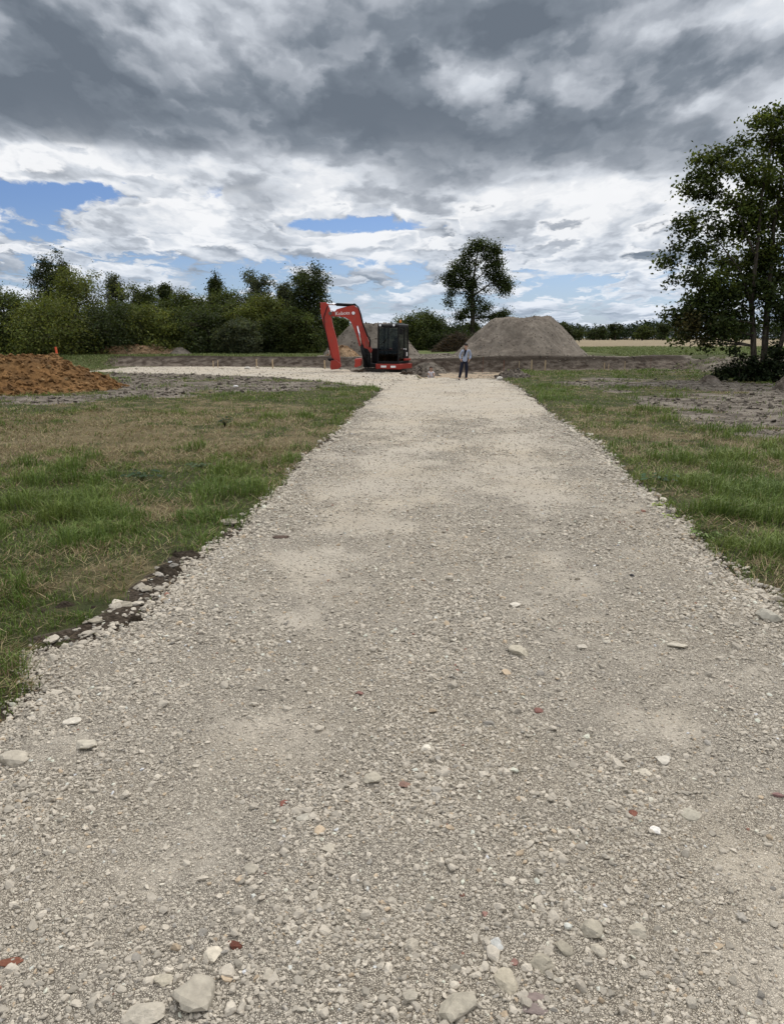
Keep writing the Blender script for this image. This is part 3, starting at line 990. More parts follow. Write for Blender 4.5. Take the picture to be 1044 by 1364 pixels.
def build_big_stones():
    for i, (px, py, hx, hy, fl, col, name, label) in enumerate(BIG):
        q = .82 if name == 'brick_fragment' else 1.0
        single_stone(px, py, hx * q, hy * q, fl, col, name, 40 + i, label)
    rng = np.random.default_rng(77)
    protos = []
    for k in range(14):
        v, f = rock_shape(3, np.random.default_rng(900 + k), 11, 0.014, 0.06)
        v = v * np.array([1.0, rng.uniform(.65, .95), rng.uniform(.4, .65)])
        b = rng.normal(1, .13)
        protos.append((v, f, np.array([.385 * b, .347 * b, .283 * b])))
    made = {}
    n = 0
    while n < 190:
        py = 1364 - 520 * rng.random() ** 1.6
        px = rng.uniform(5, 1039)
        gx, gy = G(px, py)
        if not (edge_left(gy) + .03 < gx < edge_right(gy) - .03) or rng.random() < 0.75 * float(fines(gx, gy)):
            continue
        if any(abs(px - b[0]) < b[2] + 9 and abs(py - b[1]) < b[3] + 8 for b in BIG):
            continue
        k = int(rng.integers(0, 14))
        if k not in made:
            v, f, c = protos[k]
            o = mesh_np('stone', v, f, M_STONE, None, np.tile(c, (len(v), 1)), False)
            made[k] = o
        else:
            o = made[k].copy()
            COL.objects.link(o)
        s = rng.uniform(.011, .020) * (1 + 0.10 * max(0, gy - 2))
        o.scale = (s, s, s)
        o.rotation_euler = (rng.normal(0, .15), rng.normal(0, .15), rng.uniform(0, 6.28))
        o.location = (gx, gy, float(track_z(gx, gy)) + s * 0.12)
        tag(o, 'plain small grey stone loose among the gravel of the track', 'stone', 'plain small stones loose on the track')
        n += 1


# ------------------------------------------------------------------ grass
def grass_material():
    m, t, out = material('grass_blade')
    c = t.attr('tint')
    p = t.n('ShaderNodeBsdfPrincipled', {'Base Color': c, 'Roughness': 0.65, 'Specular IOR Level': 0.25})
    tr = t.n('ShaderNodeBsdfTranslucent', {0: c})
    mx = t.n('ShaderNodeMixShader', {0: 0.25, 1: p.outputs[0], 2: tr.outputs[0]})
    t.t.links.new(mx.outputs[0], out.inputs[0])
    return m


def blades(x, y, length, lean, az, width, droop, z=None):
    n = len(x)
    z = H(x, y) - 0.004 if z is None else z
    b = np.stack([x, y, z], -1)
    d = np.stack([np.cos(az), np.sin(az), np.zeros(n)], -1)
    s = np.stack([-np.sin(az), np.cos(az), np.zeros(n)], -1)
    up = np.array([0, 0, 1.0])
    L = length[:, None]
    si, co = np.sin(lean)[:, None], np.cos(lean)[:, None]
    dr = droop[:, None]
    mid = b + L * (0.55 * si * d + 0.55 * co * up)
    tip = b + L * ((si + dr * co) * d + (co * (1 - 0.75 * dr)) * up)
    w = width[:, None] * s
    v = np.stack([b - w * .5, b + w * .5, mid - w * .42, mid + w * .42, tip], 1).reshape(-1, 3)
    o = (np.arange(n) * 5)[:, None, None]
    f = (np.array([[0, 1, 3], [0, 3, 2], [2, 3, 4]])[None] + o).reshape(-1, 3)
    return v, f


HEAPS_XY = []      # (cx, cy, rx, ry): nothing grows there


def grows(x, y):
    el_, er_ = edge_left(y), edge_right(y)
    off = np.maximum(el_ - x, x - er_)
    g = np.where(y < TRACK_END + 0.2, sst(-0.01, 0.10, off), 1.0)
    g = g * ~on_pad(x, y, 0.05)
    g = g * (1 - 0.97 * soil_mask(x, y))
    g = g * (poly_sd(x, y, PIT) < -0.1)
    for cx, cy, rx, ry in HEAPS_XY:
        g = g * (((x - cx) / rx) ** 2 + ((y - cy) / ry) ** 2 > 1)
    return g


def build_grass():
    mat = grass_material()
    rng = np.random.default_rng(31)
    V, F, C, base = [], [], [], 0

    def put(v, f, c):
        nonlocal base
        V.append(v)
        F.append(f + base)
        C.append(c)
        base += len(v)

    bands = [(1.5, 5.0, 4200), (5.0, 8.0, 3200), (8.0, 13.0, 1500), (13.0, 20.0, 650), (20.0, 30.0, 300), (30.0, 47.0, 130)]
    for a, b, dens in bands:
        half = 0.56 * b + 1.5
        n = int(dens * (b - a) * 2 * half)
        y = rng.uniform(a, b, n)
        x = rng.uniform(-half, half, n)
        ok = (np.abs(x) < 0.56 * y + 1.5) & (y < bank_y(x) - 0.2)
        x, y = x[ok], y[ok]
        tuft = fbm(x * 1.6, y * 1.6, 3, 5)
        clump = fbm(x * 9, y * 9, 2, 3)
        hay = hay_amount(x, y)
        g = grows(x, y) * (0.30 + 0.70 * sst(-0.5, 0.4, tuft + 0.6 * clump))
        ok = rng.random(len(x)) < g
        x, y, tuft, clump, hay = x[ok], y[ok], tuft[ok], clump[ok], hay[ok]
        n = len(x)
        dry = rng.random(n) < np.clip(hay * 0.92 + 0.05, 0.13, 0.88)
        w0 = 0.0028 + 0.00055 * y
        # green blades stand, straw lies
        lush = sst(-0.1, 0.6, tuft + 0.3 - hay * 0.8)
        L = np.where(dry, rng.uniform(0.05, 0.16, n), rng.uniform(0.035, 0.095, n) * (1 + 2.6 * lush ** 2)) * np.where(y > 20, .75, 1.0)
        lean = np.where(dry, rng.uniform(0.95, 1.5, n), np.abs(rng.normal(0.35, 0.3, n)))
        droop = np.where(dry, rng.uniform(0, .15, n), rng.uniform(0.05, 0.55, n))
        wind = fbm(x * 0.7, y * 0.7, 2, 1) * 2.2
        az = np.where(rng.random(n) < 0.3, wind + rng.normal(0, 0.7, n) + 0.4, rng.uniform(0, 6.283, n))
        wd = w0 * rng.uniform(0.7, 1.5, n) * np.where(dry, 0.8, 1.0)
        z = H(x, y) - 0.004 + np.where(dry, rng.uniform(0, 0.035, n), 0)
        v, f = blades(x, y, L, lean, az, wd, droop, z)
        k = rng.uniform(0.65, 1.35, n)[:, None]
        mixg = rng.random(n)[:, None] * 0.6 + 0.4 * sst(-.4, .4, fbm(x * .9, y * .9, 3, 7))[:, None]
        green = (1 - mixg) * np.array([0.070, 0.122, 0.018]) + mixg * np.array([0.175, 0.215, 0.050])
        straw = np.array([0.325, 0.270, 0.145]) * (0.55 + 0.75 * rng.random(n)[:, None]) + mixg * np.array([-.05, -.05, -.035])
        brown = rng.random(n) < 0.48
        straw[brown] = straw[brown] * np.array([0.55, 0.47, 0.40])
        c = np.where(dry[:, None], straw, green * k)
        put(v, f, np.repeat(c.clip(0.008, 0.6), 5, 0))
    # far strips before the hedge, beyond the bank
    for (x0, x1, y0, y1, nn) in ((-34, 2, 50.6, 64, 34000), (8, 44, 46.5, 86, 60000), (-34, -15, 36, 54, 22000)):
        x, y = rng.uniform(x0, x1, nn), rng.uniform(y0, y1, nn)
        ok = (rng.random(nn) < grows(x, y)) & ((y > bank_y(x) + np.minimum(bank_w(x), 2) * .9) | (x < -18.6))
        if x0 > 0:
            ok &= ~((x < 14.5) & (y < 56))
        else:
            ok &= ~((x > -5) & (y < 60))
        x, y = x[ok], y[ok]
        n = len(x)
        v, f = blades(x, y, rng.uniform(.07, .20, n), np.abs(rng.normal(.4, .25, n)), rng.uniform(0, 6.28, n), rng.uniform(.03, .07, n), rng.uniform(0, .4, n))
        k = rng.uniform(.7, 1.3, n)[:, None]
        m = rng.random(n)[:, None]
        c = ((1 - m) * np.array([.105, .145, .040]) + m * np.array([.18, .20, .075])) * k
        put(v, f, np.repeat(c, 5, 0))
    V, F, C = np.vstack(V), np.vstack(F), np.vstack(C)
    print('GRASS blades', len(V) // 5)
    o = mesh_np('grass', V, F, mat, None, C)
    tag(o, 'rough mown grass and dry straw on the verges and field', None, None, 'stuff')
    return mat
# ------------------------------------------------------------------ heaps of soil
def soil_material(name, lo, mid, hi, scale=2.2, streak=False):
    m, t, out = material(name)
    co = t.coord('Object')
    n1 = t.noise(co, scale, 7, 0.65)
    n2 = t.noise(co, scale * 6, 5, 0.65)
    n3 = t.noise(co, scale * 0.35, 3, 0.5)
    c = t.mix(t.sm(n1, 0.32, 0.66), lo, mid)
    c = t.mix(t.sm(n2, 0.52, 0.78, 0, 0.8), c, hi)
    c = t.mix(t.sm(n2, 0.48, 0.22, 0, 0.6), c, lo)
    c = t.mix(t.sm(n3, 0.45, 0.7, 0, 0.35), c, hi)
    c = t.mix(1.0, c, t.attr('tint'), 'MULTIPLY')
    surf(t, out, c, 0.95, t.bump(t.m('ADD', n1, t.m('MULTIPLY', n2, 0.4)), 0.8, 0.08), 0.12)
    return m


def heap(name, cx, cy, rx, ry, h, flat, mat, seed, label, cat='soil heap', rough=0.10, clods=0, clod=(0.05, 0.14), nr=70, nt=220, power=1.0, gully=0.0, skew=0.0):
    rng = np.random.default_rng(seed)
    r = np.linspace(0, 1.06, nr)
    a = np.linspace(0, 2 * math.pi, nt, endpoint=False)
    RR, AA = np.meshgrid(r, a, indexing='ij')
    wob = 1 + 0.10 * fbm(np.cos(AA) * 1.4 + seed, np.sin(AA) * 1.4 + seed, 3, seed)
    X = np.cos(AA) * RR * rx * wob
    Y = np.sin(AA) * RR * ry * wob

    def shape(x, y):
        rr = np.hypot(x / rx, y / ry) / (1 + 0.10 * fbm(x / np.maximum(np.hypot(x, y), 1e-3) * 1.4 + seed, y / np.maximum(np.hypot(x, y), 1e-3) * 1.4 + seed, 3, seed))
        p = np.clip((1 - rr) / (1 - flat), 0, 1) ** power
        p = np.where(p > 0.6, 0.6 + 0.4 * np.sin(np.clip((p - 0.6) / 0.4, 0, 1) * 1.5708) * .6366, p) / .8546
        z = h * p * (1 + skew * x / rx)
        z = z + rough * h * fbm(x * 1.0 + seed, y * 1.0, 5, seed + 1) * sst(0, 0.35, p) + rough * 0.35 * fbm(x * 5, y * 5, 3, seed + 2) * sst(0, .1, p)
        if gully:
            z = z - gully * np.maximum(0, fbm(np.arctan2(y, x) * 5, rr * 0.8, 3, seed + 3)) * sst(0, .3, p) * sst(1.0, .6, p)
        return z
    Z = shape(X, Y) + H(cx + X, cy + Y) - float(H(cx, cy)) - 0.02 - 0.25 * (RR > 1.0)
    v = np.stack([X, Y, Z], -1).reshape(-1, 3)
    tint = np.ones((len(v), 3)) * (1 + 0.10 * fbm(X.ravel() * .8, Y.ravel() * .8, 3, 4))[:, None]
    f = grid_faces(nr, nt, True)
    fs = np.vstack([f[:, [0, 1, 2]], f[:, [0, 2, 3]]])
    if clods:
        ca = rng.uniform(0, 6.283, clods)
        cr = rng.random(clods) ** 0.5 * 1.04
        x, y = np.cos(ca) * cr * rx, np.sin(ca) * cr * ry
        s = clod[0] + (clod[1] - clod[0]) * rng.random(clods) ** 3.2
        z = shape(x, y) + H(cx + x, cy + y) - float(H(cx, cy)) - 0.02 + s * 0.15
        b = rng.normal(1.0, 0.16, clods).clip(.6, 1.5)
        tt = np.stack([b, b, b], -1)
        pale = rng.random(clods) < 0.05
        tt[pale] = tt[pale] * np.array([1.5, 1.75, 2.1])
        cv, cf, cc = stones_arrays(np.stack([x, y, z], -1), np.stack([s, s * .8, s * .6], -1), tt, ROCKS1, rng, 0.5)
        fs = np.vstack([fs, cf + len(v)])
        v = np.vstack([v, cv])
        tint = np.vstack([tint, cc])
    o = mesh_np(name, v, fs, mat, None, tint, True)
    if clods:
        sm = np.ones(len(fs), bool)
        sm[-len(cf):] = False
        o.data.polygons.foreach_set('use_smooth', sm)
    o.location = (cx, cy, float(H(cx, cy)))
    HEAPS_XY.append((cx, cy, rx * .97, ry * .97))
    return tag(o, label, cat)


def build_heaps():
    clay = soil_material('orange_clay', (0.052, 0.027, 0.010), (0.170, 0.088, 0.032), (0.27, 0.16, 0.070), 1.6)
    sand = soil_material('sandy_spoil', (0.120, 0.100, 0.080), (0.185, 0.158, 0.126), (0.235, 0.205, 0.168), 1.1)
    ridge = soil_material('mixed_clay', (0.11, 0.062, 0.032), (0.27, 0.17, 0.09), (0.42, 0.32, 0.21), 1.5)
    grey = soil_material('grey_spoil', (0.10, 0.085, 0.068), (0.165, 0.142, 0.115), (0.21, 0.18, 0.145), 1.2)
    x, y = G(0, 500)
    heap('clay_heap', -16.1, 28.6, 5.7, 4.6, 1.15, 0.50, clay, 3, 'orange brown clay heap full of clods beside the left verge', rough=.22, clods=11000, clod=(.015, .13), nr=110, nt=420, gully=.05)
    p = AT(697, 475, 50)
    heap('sand_heap', p[0] - 0.05, 50.4, 4.35, 4.1, 2.32, 0.33, sand, 5, 'big flat topped grey sand heap behind the standing person', rough=.10, clods=2600, clod=(.012, .06), nr=110, nt=340, gully=.16)
    p = AT(488, 470, 56)
    heap('spoil_heap', p[0] + 0.4, 56.5, 3.6, 3.0, 2.25, 0.35, grey, 8, 'grey brown spoil heap partly hidden behind the red excavator', rough=.12, clods=700, clod=(.03, .12), gully=.10)
    p = AT(458, 470, 53)
    heap('clay_heap', p[0] - .1, 53.0, 1.25, 1.1, 0.68, 0.2, ridge, 9, 'small orange clay heap seen through the bent arm of the excavator', rough=.15, clods=260, clod=(.03, .12), nr=40, nt=100)
    # the broken ridge of clay in front of the hedge
    p = AT(172, 474, 55)
    heap('clay_ridge', p[0] + .2, 55.4, 3.5, 1.1, 0.62, 0.3, ridge, 12, 'long low broken ridge of pale and orange clay in front of the hedge', 'soil ridge', rough=.35, clods=900, clod=(.04, .22), nr=50, nt=200)
    p = AT(240, 473, 55)
    heap('soil_heap', p[0], 55.0, 0.95, 0.8, 0.55, 0.1, grey, 14, 'tiny rounded soil heap at the end of the long clay ridge', rough=.1, clods=80, clod=(.02, .07), nr=30, nt=70)
    rock = soil_material('dug_earth', (0.05, 0.04, 0.03), (0.15, 0.125, 0.10), (0.25, 0.22, 0.185), 2.4)
    heap('earth_lump', 5.75, 36.7, 0.95, 0.7, 0.42, 0.25, rock, 17, 'lumpy dug earth at the far right corner of the track', 'soil heap', rough=.45, clods=260, clod=(.03, .13), nr=40, nt=110)
    p = G(522 + 20, 497)
    heap('soil_heap', 1.62, 40.6, 0.95, 0.8, 0.36, 0.1, rock, 19, 'dark rubbly soil heap at the foot of the cab beside the pad', rough=.4, clods=220, clod=(.03, .12), nr=36, nt=90)
    heap('soil_heap', 2.0, 43.6, 1.3, 0.8, 0.62, 0.15, grey, 23, 'grey soil heap in the pit to the right of the excavator', rough=.2, clods=160, clod=(.03, .12), nr=36, nt=90)
    p = G(945, 511)
    heap('soil_heap', p[0], p[1], 0.55, 0.42, 0.36, 0.15, rock, 29, 'small pale grey mound on bare soil in front of the shrub', rough=.2, clods=60, clod=(.02, .07), nr=30, nt=70)
    p = G(1046, 520)
    heap('soil_heap', p[0] + .1, p[1], 0.62, 0.5, 0.55, 0.2, rock, 33, 'grey boulder like mound cut by the right edge below the shrub', rough=.2, clods=60, clod=(.02, .07), nr=30, nt=70)
    # turf clods torn out along the verge
    turf = soil_material('turf_clod', (0.025, 0.019, 0.012), (0.062, 0.048, 0.034), (0.10, 0.082, 0.06), 9)
    for i, (px, py, rx, ry, h, lb) in enumerate([(250, 745, .16, .10, .05, 'dark flat turf clod by the track, farthest along the verge'),
                                                 (228, 768, .13, .09, .06, 'dark round turf clod between two pale verge stones'),
                                                 (110, 822, .30, .11, .035, 'long grey brown slab of turf lying along the verge'),
                                                 (172, 826, .12, .06, .045, 'small dark turf clod at the near end of the verge')]):
        gx, gy = G(px, py)
        heap('turf_clod', gx, gy, rx, ry, h, .3, turf, 50 + i, lb, 'turf clod', rough=.5, clods=40, clod=(.004, .014), nr=24, nt=60)


# ------------------------------------------------------------------ plants
def leaf_material(name='leaf', trans=0.36):
    m, t, out = material(name)
    c = t.attr('tint')
    p = t.n('ShaderNodeBsdfPrincipled', {'Base Color': c, 'Roughness': 0.6, 'Specular IOR Level': 0.14})
    tr = t.n('ShaderNodeBsdfTranslucent', {0: t.mix(1.0, c, (1.25, 1.25, 0.7), 'MULTIPLY')})
    mx = t.n('ShaderNodeMixShader', {0: trans, 1: p.outputs[0], 2: tr.outputs[0]})
    t.t.links.new(mx.outputs[0], out.inputs[0])
    return m


def bark_material():
    m, t, out = material('bark')
    co = t.coord()
    n = t.noise(t.vm('MULTIPLY', co, (1, 1, .25)), 9, 6, .65)
    c = t.mix(t.sm(n, .3, .7), (0.030, 0.024, 0.018), (0.10, 0.085, 0.066))
    surf(t, out, c, .95, t.bump(n, .9, .04), .1)
    return m


M_LEAF = leaf_material()
M_BARK = bark_material()


def leaves_mesh(pos, size, rng, col, up=0.35, out_dir=None, var=0.28):
    n = len(pos)
    nrm = rng.normal(size=(n, 3))
    nrm[:, 2] = np.abs(nrm[:, 2]) + up
    if out_dir is not None:
        nrm += out_dir * 0.5
    nrm /= np.linalg.norm(nrm, axis=1)[:, None]
    a = np.cross(nrm, rng.normal(size=(n, 3)))
    a /= np.linalg.norm(a, axis=1)[:, None] + 1e-9
    b = np.cross(nrm, a)
    s = size * rng.uniform(.65, 1.35, n)[:, None]
    fold = nrm * s * 0.18
    v = np.stack([pos - a * s, pos + b * s * .62 + fold, pos + a * s, pos - b * s * .62 + fold], 1).reshape(-1, 3)
    f = np.arange(n * 4).reshape(n, 4)
    k = rng.normal(1, var, (n, 1)).clip(.4, 2)
    warm = rng.random((n, 1))
    c = np.asarray(col) * k * (1 + (warm - .5) * np.array([.35, .1, -.2]))
    return v, f, np.repeat(c.clip(.004, .5), 4, 0)


def tree(name, label, base, trunks, lobes, leaf, per, clump, col, cat='tree', group=None, seed=1, twig=0.012, limb=0.06, shell=0.55, flat=0.8, var=.28, sprout=None):
    """trunks: polylines [(x,y,z,r)...]; lobes: (x,y,z, rx,ry,rz, clumps[, colour]); all in world metres"""
    rng = np.random.default_rng(seed)
    root = empty(name, base)
    B = np.array(base)
    wood = MB()
    tp, tr_ = [], []
    for tk in trunks:
        tk = np.array(tk, float)
        # smooth the stem
        tt = np.linspace(0, len(tk) - 1, len(tk) * 4)
        sm = np.stack([np.interp(tt, np.arange(len(tk)), tk[:, i]) for i in range(4)], -1)
        sm[:, :2] += rng.normal(0, .02, (len(sm), 2)) * sm[:, 3:4] * 4
        wood.tube(sm[:, :3] - B, sm[:, 3], 8)
        tp.append(sm[:, :3])
        tr_.append(sm[:, 3])
    tp, tr_ = np.vstack(tp), np.concatenate(tr_)
    LV, LF, LC, base_i = [], [], [], 0
    for lb in lobes:
        x, y, z, rx, ry, rz, k = lb[:7]
        lc = np.array(lb[7]) if len(lb) > 7 else np.array(col)
        c = np.array([x, y, z])
        dist = np.linalg.norm((tp - c) * np.array([1, 1, 1.2]), axis=1) + np.where(tp[:, 2] > z - 0.1 * rz, 3.0, 0.0)
        j = int(np.argmin(dist))
        p0, r0 = tp[j], min(tr_[j] * .55, limb)
        mid = (p0 + c) / 2 + np.array([0, 0, .10 * np.linalg.norm(c - p0)]) + rng.normal(0, .05, 3) * np.linalg.norm(c - p0)
        s = np.linspace(0, 1, 8)[:, None]
        cur = (1 - s) ** 2 * p0 + 2 * s * (1 - s) * mid + s ** 2 * c
        wood.tube(cur - B, np.linspace(r0, r0 * .35 + twig * .5, 8), 6)
        d = rng.normal(size=(k, 3))
        d /= np.linalg.norm(d, axis=1)[:, None]
        rad = (shell + (1 - shell) * rng.random((k, 1))) * (rng.random((k, 1)) ** 0.25)
        cl = c + d * rad * np.array([rx, ry, rz])
        for q in cl[: max(3, int(k * .6))]:
            st = cur[int(rng.integers(3, 8))]
            m2 = (st + q) / 2 + rng.normal(0, .06, 3) * np.linalg.norm(q - st)
            wood.tube(np.stack([st, m2, q]) - B, [r0 * .35 + twig * .4, twig * .8, twig * .3], 4)
        n = k * per
        pos = np.repeat(cl, per, 0) + rng.normal(size=(n, 3)) * clump * np.array([1, 1, flat]) * rng.uniform(.5, 1.2, (n, 1))
        od = np.repeat(d, per, 0)
        cc = lc[None] * (1 + .16 * rng.normal(size=(k, 1)))
        v, f, co_ = leaves_mesh(pos, leaf, rng, np.repeat(cc, per, 0), out_dir=od, var=var)
        LV.append(v - B)
        LF.append(f + base_i)
        LC.append(co_)
        base_i += len(v)
    wood.build('trunk', M_BARK, root)
    mesh_np('crown', np.vstack(LV), np.vstack(LF), M_LEAF, root, np.vstack(LC))
    tag(root, label, cat, group)
    return root


def pxm(y):
    """metres per photo pixel, y metres ahead near eye level"""
    return (y * math.cos(PITCH)) / FPX


def hedge_tree(label, cx, top, hw, basepx, y, col, seed, kind='round', leaf=.13, name='hedgerow_tree', cat='tree', dens=1.0):
    k = pxm(y)
    rng = np.random.default_rng(seed)
    x0, _, zt = AT(cx, top, y)
    zb = float(H(x0, y))
    w, h = hw * k * (1.5 if kind == 'round' else 1.3), zt - zb
    lobes = []
    n = int(20 * dens + 3)
    for i in range(n):
        t = (i + .5) / n
        if kind == 'round':
            z = zb + h * (.10 + .80 * t)
            rr = w * math.sqrt(max(.05, 1 - (max(0, t - .35) / .68) ** 2))
        elif kind == 'cone':
            z = zb + h * (.08 + .88 * t)
            rr = w * (1.0 - .78 * t)
        elif kind == 'spiky':
            z = zb + h * (.12 + .80 * t)
            rr = w * (1.0 - .45 * t)
        else:
            z = zb + h * (.15 + .75 * t)
            rr = w * .8
        a = i * 2.4 + rng.uniform(-.5, .5)
        off = rr * rng.uniform(.35, .62)
        lr = max(.25, rr * rng.uniform(.38, .58))
        cc = np.array(col) * rng.uniform(.82, 1.22)
        lobes.append((x0 + math.cos(a) * off, y + math.sin(a) * off * .9, z - lr * .25, lr, lr, lr * rng.uniform(.75, 1.0), 20, tuple(cc)))
    if kind in ('spiky', 'cone', 'sparse'):
        for i in range(7 if kind != 'sparse' else 12):
            a = rng.uniform(0, 6.28)
            ro = w * rng.uniform(.1, .75)
            zz = zt - h * rng.uniform(.0, .18) * (1 + ro / w)
            lobes.append((x0 + math.cos(a) * ro, y + math.sin(a) * ro, zz, .16 + .1 * rng.random(), .16, .38 + .2 * rng.random(), 4, tuple(col)))
    else:
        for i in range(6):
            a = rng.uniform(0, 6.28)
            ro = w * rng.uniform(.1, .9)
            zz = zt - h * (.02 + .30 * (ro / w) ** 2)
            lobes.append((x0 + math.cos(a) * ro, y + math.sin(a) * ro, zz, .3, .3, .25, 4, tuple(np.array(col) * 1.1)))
    trunks = [[(x0, y, zb - .1, .12 + .02 * h * .3), (x0 + rng.normal(0, .1), y, zb + h * .45, .09), (x0 + rng.normal(0, .2), y, zb + h * .85, .03)]]
    if kind != 'sparse':
        trunks.append([(x0 + .2, y - .1, zb - .1, .08), (x0 + w * .3, y - w * .2, zb + h * .5, .05)])
    per = int(40 * dens * (.075 / leaf) ** .8) if kind != 'sparse' else 16
    return tree(name, label, (x0, y, zb), trunks, lobes, leaf, per, max(.22, w * .11), col, cat, 'trees and bushes of the hedge' if name == 'hedgerow_tree' else None, seed)


def build_plants():
    dk, md, lt, gy = (.037, .050, .016), (.062, .079, .022), (.098, .114, .028), (.070, .082, .042)
    hedge = [
        ('dark ragged bush at the far left end of the hedge, behind the orange clay heap', 4, 384, 40, 478, 56, md, 'round'),
        ('tall dark spiky tree standing highest in the hedge', 66, 338, 34, 470, 66, dk, 'spiky'),
        ('tall pale green willow leaning against the highest dark tree', 98, 356, 42, 472, 60, lt, 'round'),
        ('thin windblown sapling poking up beside the pale willow', 150, 362, 13, 470, 64, gy, 'sparse'),
        ('broad light green bush low in the hedge, above the orange post', 62, 402, 52, 478, 54, lt, 'round'),
        ('round dark bramble like bush behind the clay ridge', 142, 410, 44, 474, 56.5, dk, 'round'),
        ('mid green rounded tree behind the dark bramble bush', 190, 381, 27, 470, 63, md, 'round'),
        ('narrow spiky topped tree between two rounded ones', 219, 377, 11, 470, 65, dk, 'cone'),
        ('yellowish green bush behind the end of the clay ridge', 205, 412, 38, 472, 57.5, lt, 'round'),
        ('wide rounded tree left of the dark conifer tip', 254, 388, 32, 468, 62, md, 'round'),
        ('dark conifer with a pointed tip above the hedge', 285, 369, 13, 468, 68, dk, 'cone'),
        ('dense dark bush low in the middle of the hedge', 262, 416, 42, 470, 58, dk, 'round'),
        ('mid green tree between the conifer tip and the bare branched tree', 312, 388, 34, 468, 62, md, 'round'),
        ('sparse tree with bare crooked branches rising above the hedge', 343, 353, 20, 468, 66, gy, 'sparse'),
        ('greyish leaved bush at the foot of the hedge', 318, 428, 24, 469, 56.5, gy, 'round'),
        ('light green tree left of the big dark end tree', 356, 392, 30, 468, 61, lt, 'round'),
        ('feathery pale tree just behind the big dark end tree', 380, 378, 16, 468, 66, gy, 'spiky'),
        ('big dark broad tree at the end of the hedge beside the excavator arm', 410, 353, 37, 468, 60, dk, 'spiky'),
        ('pale bush between the bramble and the dense dark bush', 234, 432, 24, 470, 57, lt, 'round'),
        ('rounded olive bush just above the long clay ridge', 176, 402, 30, 472, 59.5, md, 'round'),
        ('broad olive green bush between the grey leaved bush and the conifer', 290, 404, 34, 470, 60, md, 'round'),
        ('pale olive bush below the sparse bare branched tree', 338, 408, 30, 470, 59.5, lt, 'round'),
        ('dark olive bush at the foot of the big dark end tree', 396, 412, 28, 469, 58.2, md, 'round'),
        ('leafy bush filling the gap before the narrow spiky tree', 228, 398, 26, 470, 61, md, 'round'),
        ('low dark bush under the light green tree', 366, 432, 28, 469, 58.5, dk, 'round'),
    ]
    for i, (lb, cx, top, hw, bp, y, col, kind) in enumerate(hedge):
        hedge_tree(lb, cx, top, hw, bp, y, col, 200 + i, kind, leaf=.075)
    hedge_tree('small green tree seen through the gap under the excavator boom', 452, 424, 14, 462, 74, md, 240, 'round', .085, 'small_tree')
    hedge_tree('round dark green bush behind the excavator cab', 558, 418, 34, 463, 74, md, 241, 'round', .085, 'round_bush', 'bush', 1.2)
    hedge_tree('dark low bush spreading behind the brush pile', 600, 443, 26, 463, 72, dk, 242, 'round', .085, 'low_bush', 'bush')
    hedge_tree('dark low bush around the foot of the lone tall tree', 652, 441, 30, 463, 79, dk, 243, 'round', .085, 'low_bush', 'bush')
    # bare-stemmed sprigs over the sparse hedge tree come with its kind
    # ---- the lone tall tree
    y = 76.0
    k = pxm(y)

    def lone(cx, cy):      # from the detail crop at 6.525 px per photo px
        return AT(560 + cx / 6.525, 300 + cy / 6.525, y)
    rng = np.random.default_rng(5)
    bx, _, bz = AT(630, 463, y)
    bz = float(H(bx, y))
    lobes = []
    ol = (.050, .066, .022)
    for cx, cy, rx, ry, kk, dy in [(510, 185, 85, 65, 26, 0), (430, 235, 60, 60, 12, .5), (640, 225, 50, 75, 20, -.6), (645, 335, 60, 90, 28, -.3), (725, 520, 75, 100, 44, .2), (655, 465, 50, 60, 14, .5),
                                   (325, 365, 68, 60, 22, .3), (265, 440, 70, 50, 18, -.4), (320, 520, 75, 55, 22, .2), (440, 515, 52, 100, 40, 0), (435, 640, 36, 90, 16, 0), (275, 590, 35, 40, 6, .2), (250, 660, 36, 28, 4, 0),
                                   (345, 800, 48, 62, 16, .3), (395, 735, 42, 45, 7, -.3), (520, 800, 55, 55, 9, .4), (560, 715, 50, 50, 10, -.3), (625, 800, 65, 45, 16, 0), (725, 785, 62, 42, 20, .2), (500, 650, 50, 45, 5, 0), (480, 330, 60, 50, 6, .2),
                                   (560, 370, 40, 40, 4, 0), (270, 700, 16, 14, 2, 0), (200, 465, 18, 10, 3, 0), (450, 880, 60, 25, 8, 0), (380, 300, 60, 60, 10, .2), (560, 280, 60, 60, 10, -.2), (600, 420, 60, 60, 9, .3), (370, 450, 50, 60, 10, -.2), (400, 390, 50, 50, 8, 0), (690, 420, 40, 50, 8, 0), (560, 560, 40, 30, 3, 0), (480, 730, 60, 60, 8, 0), (460, 160, 50, 30, 6, 0), (590, 180, 40, 35, 6, 0), (240, 500, 40, 30, 6, 0)]:
        x, _, z = lone(cx, cy)
        kk, rx, ry = int(kk * 1.6) + 1, rx * 1.08, ry * 1.05
        s = k / 6.525
        lobes.append((x, y + dy, z, rx * s, (rx * .8) * s, ry * s, kk, ol))

    def T(*pts):
        return [(*lone(px, py), r) for px, py, r in pts]
    tks = [[(bx, y, bz - .1, .30), (*lone(452, 900), .26), (*lone(450, 740), .22), (*lone(448, 600), .17), (*lone(455, 480), .12), (*lone(480, 330), .07), (*lone(505, 190), .03)],
           T((452, 620, .10), (520, 570, .075), (600, 510, .055), (690, 480, .03)), T((455, 500, .08), (530, 430, .05), (600, 350, .035), (640, 260, .02)),
           T((450, 560, .07), (390, 470, .05), (320, 400, .03)), T((450, 560, .05), (350, 540, .035), (250, 560, .02)), T((450, 790, .06), (540, 790, .04), (640, 800, .025), (720, 790, .015)), T((450, 800, .05), (380, 790, .03), (330, 800, .02))]
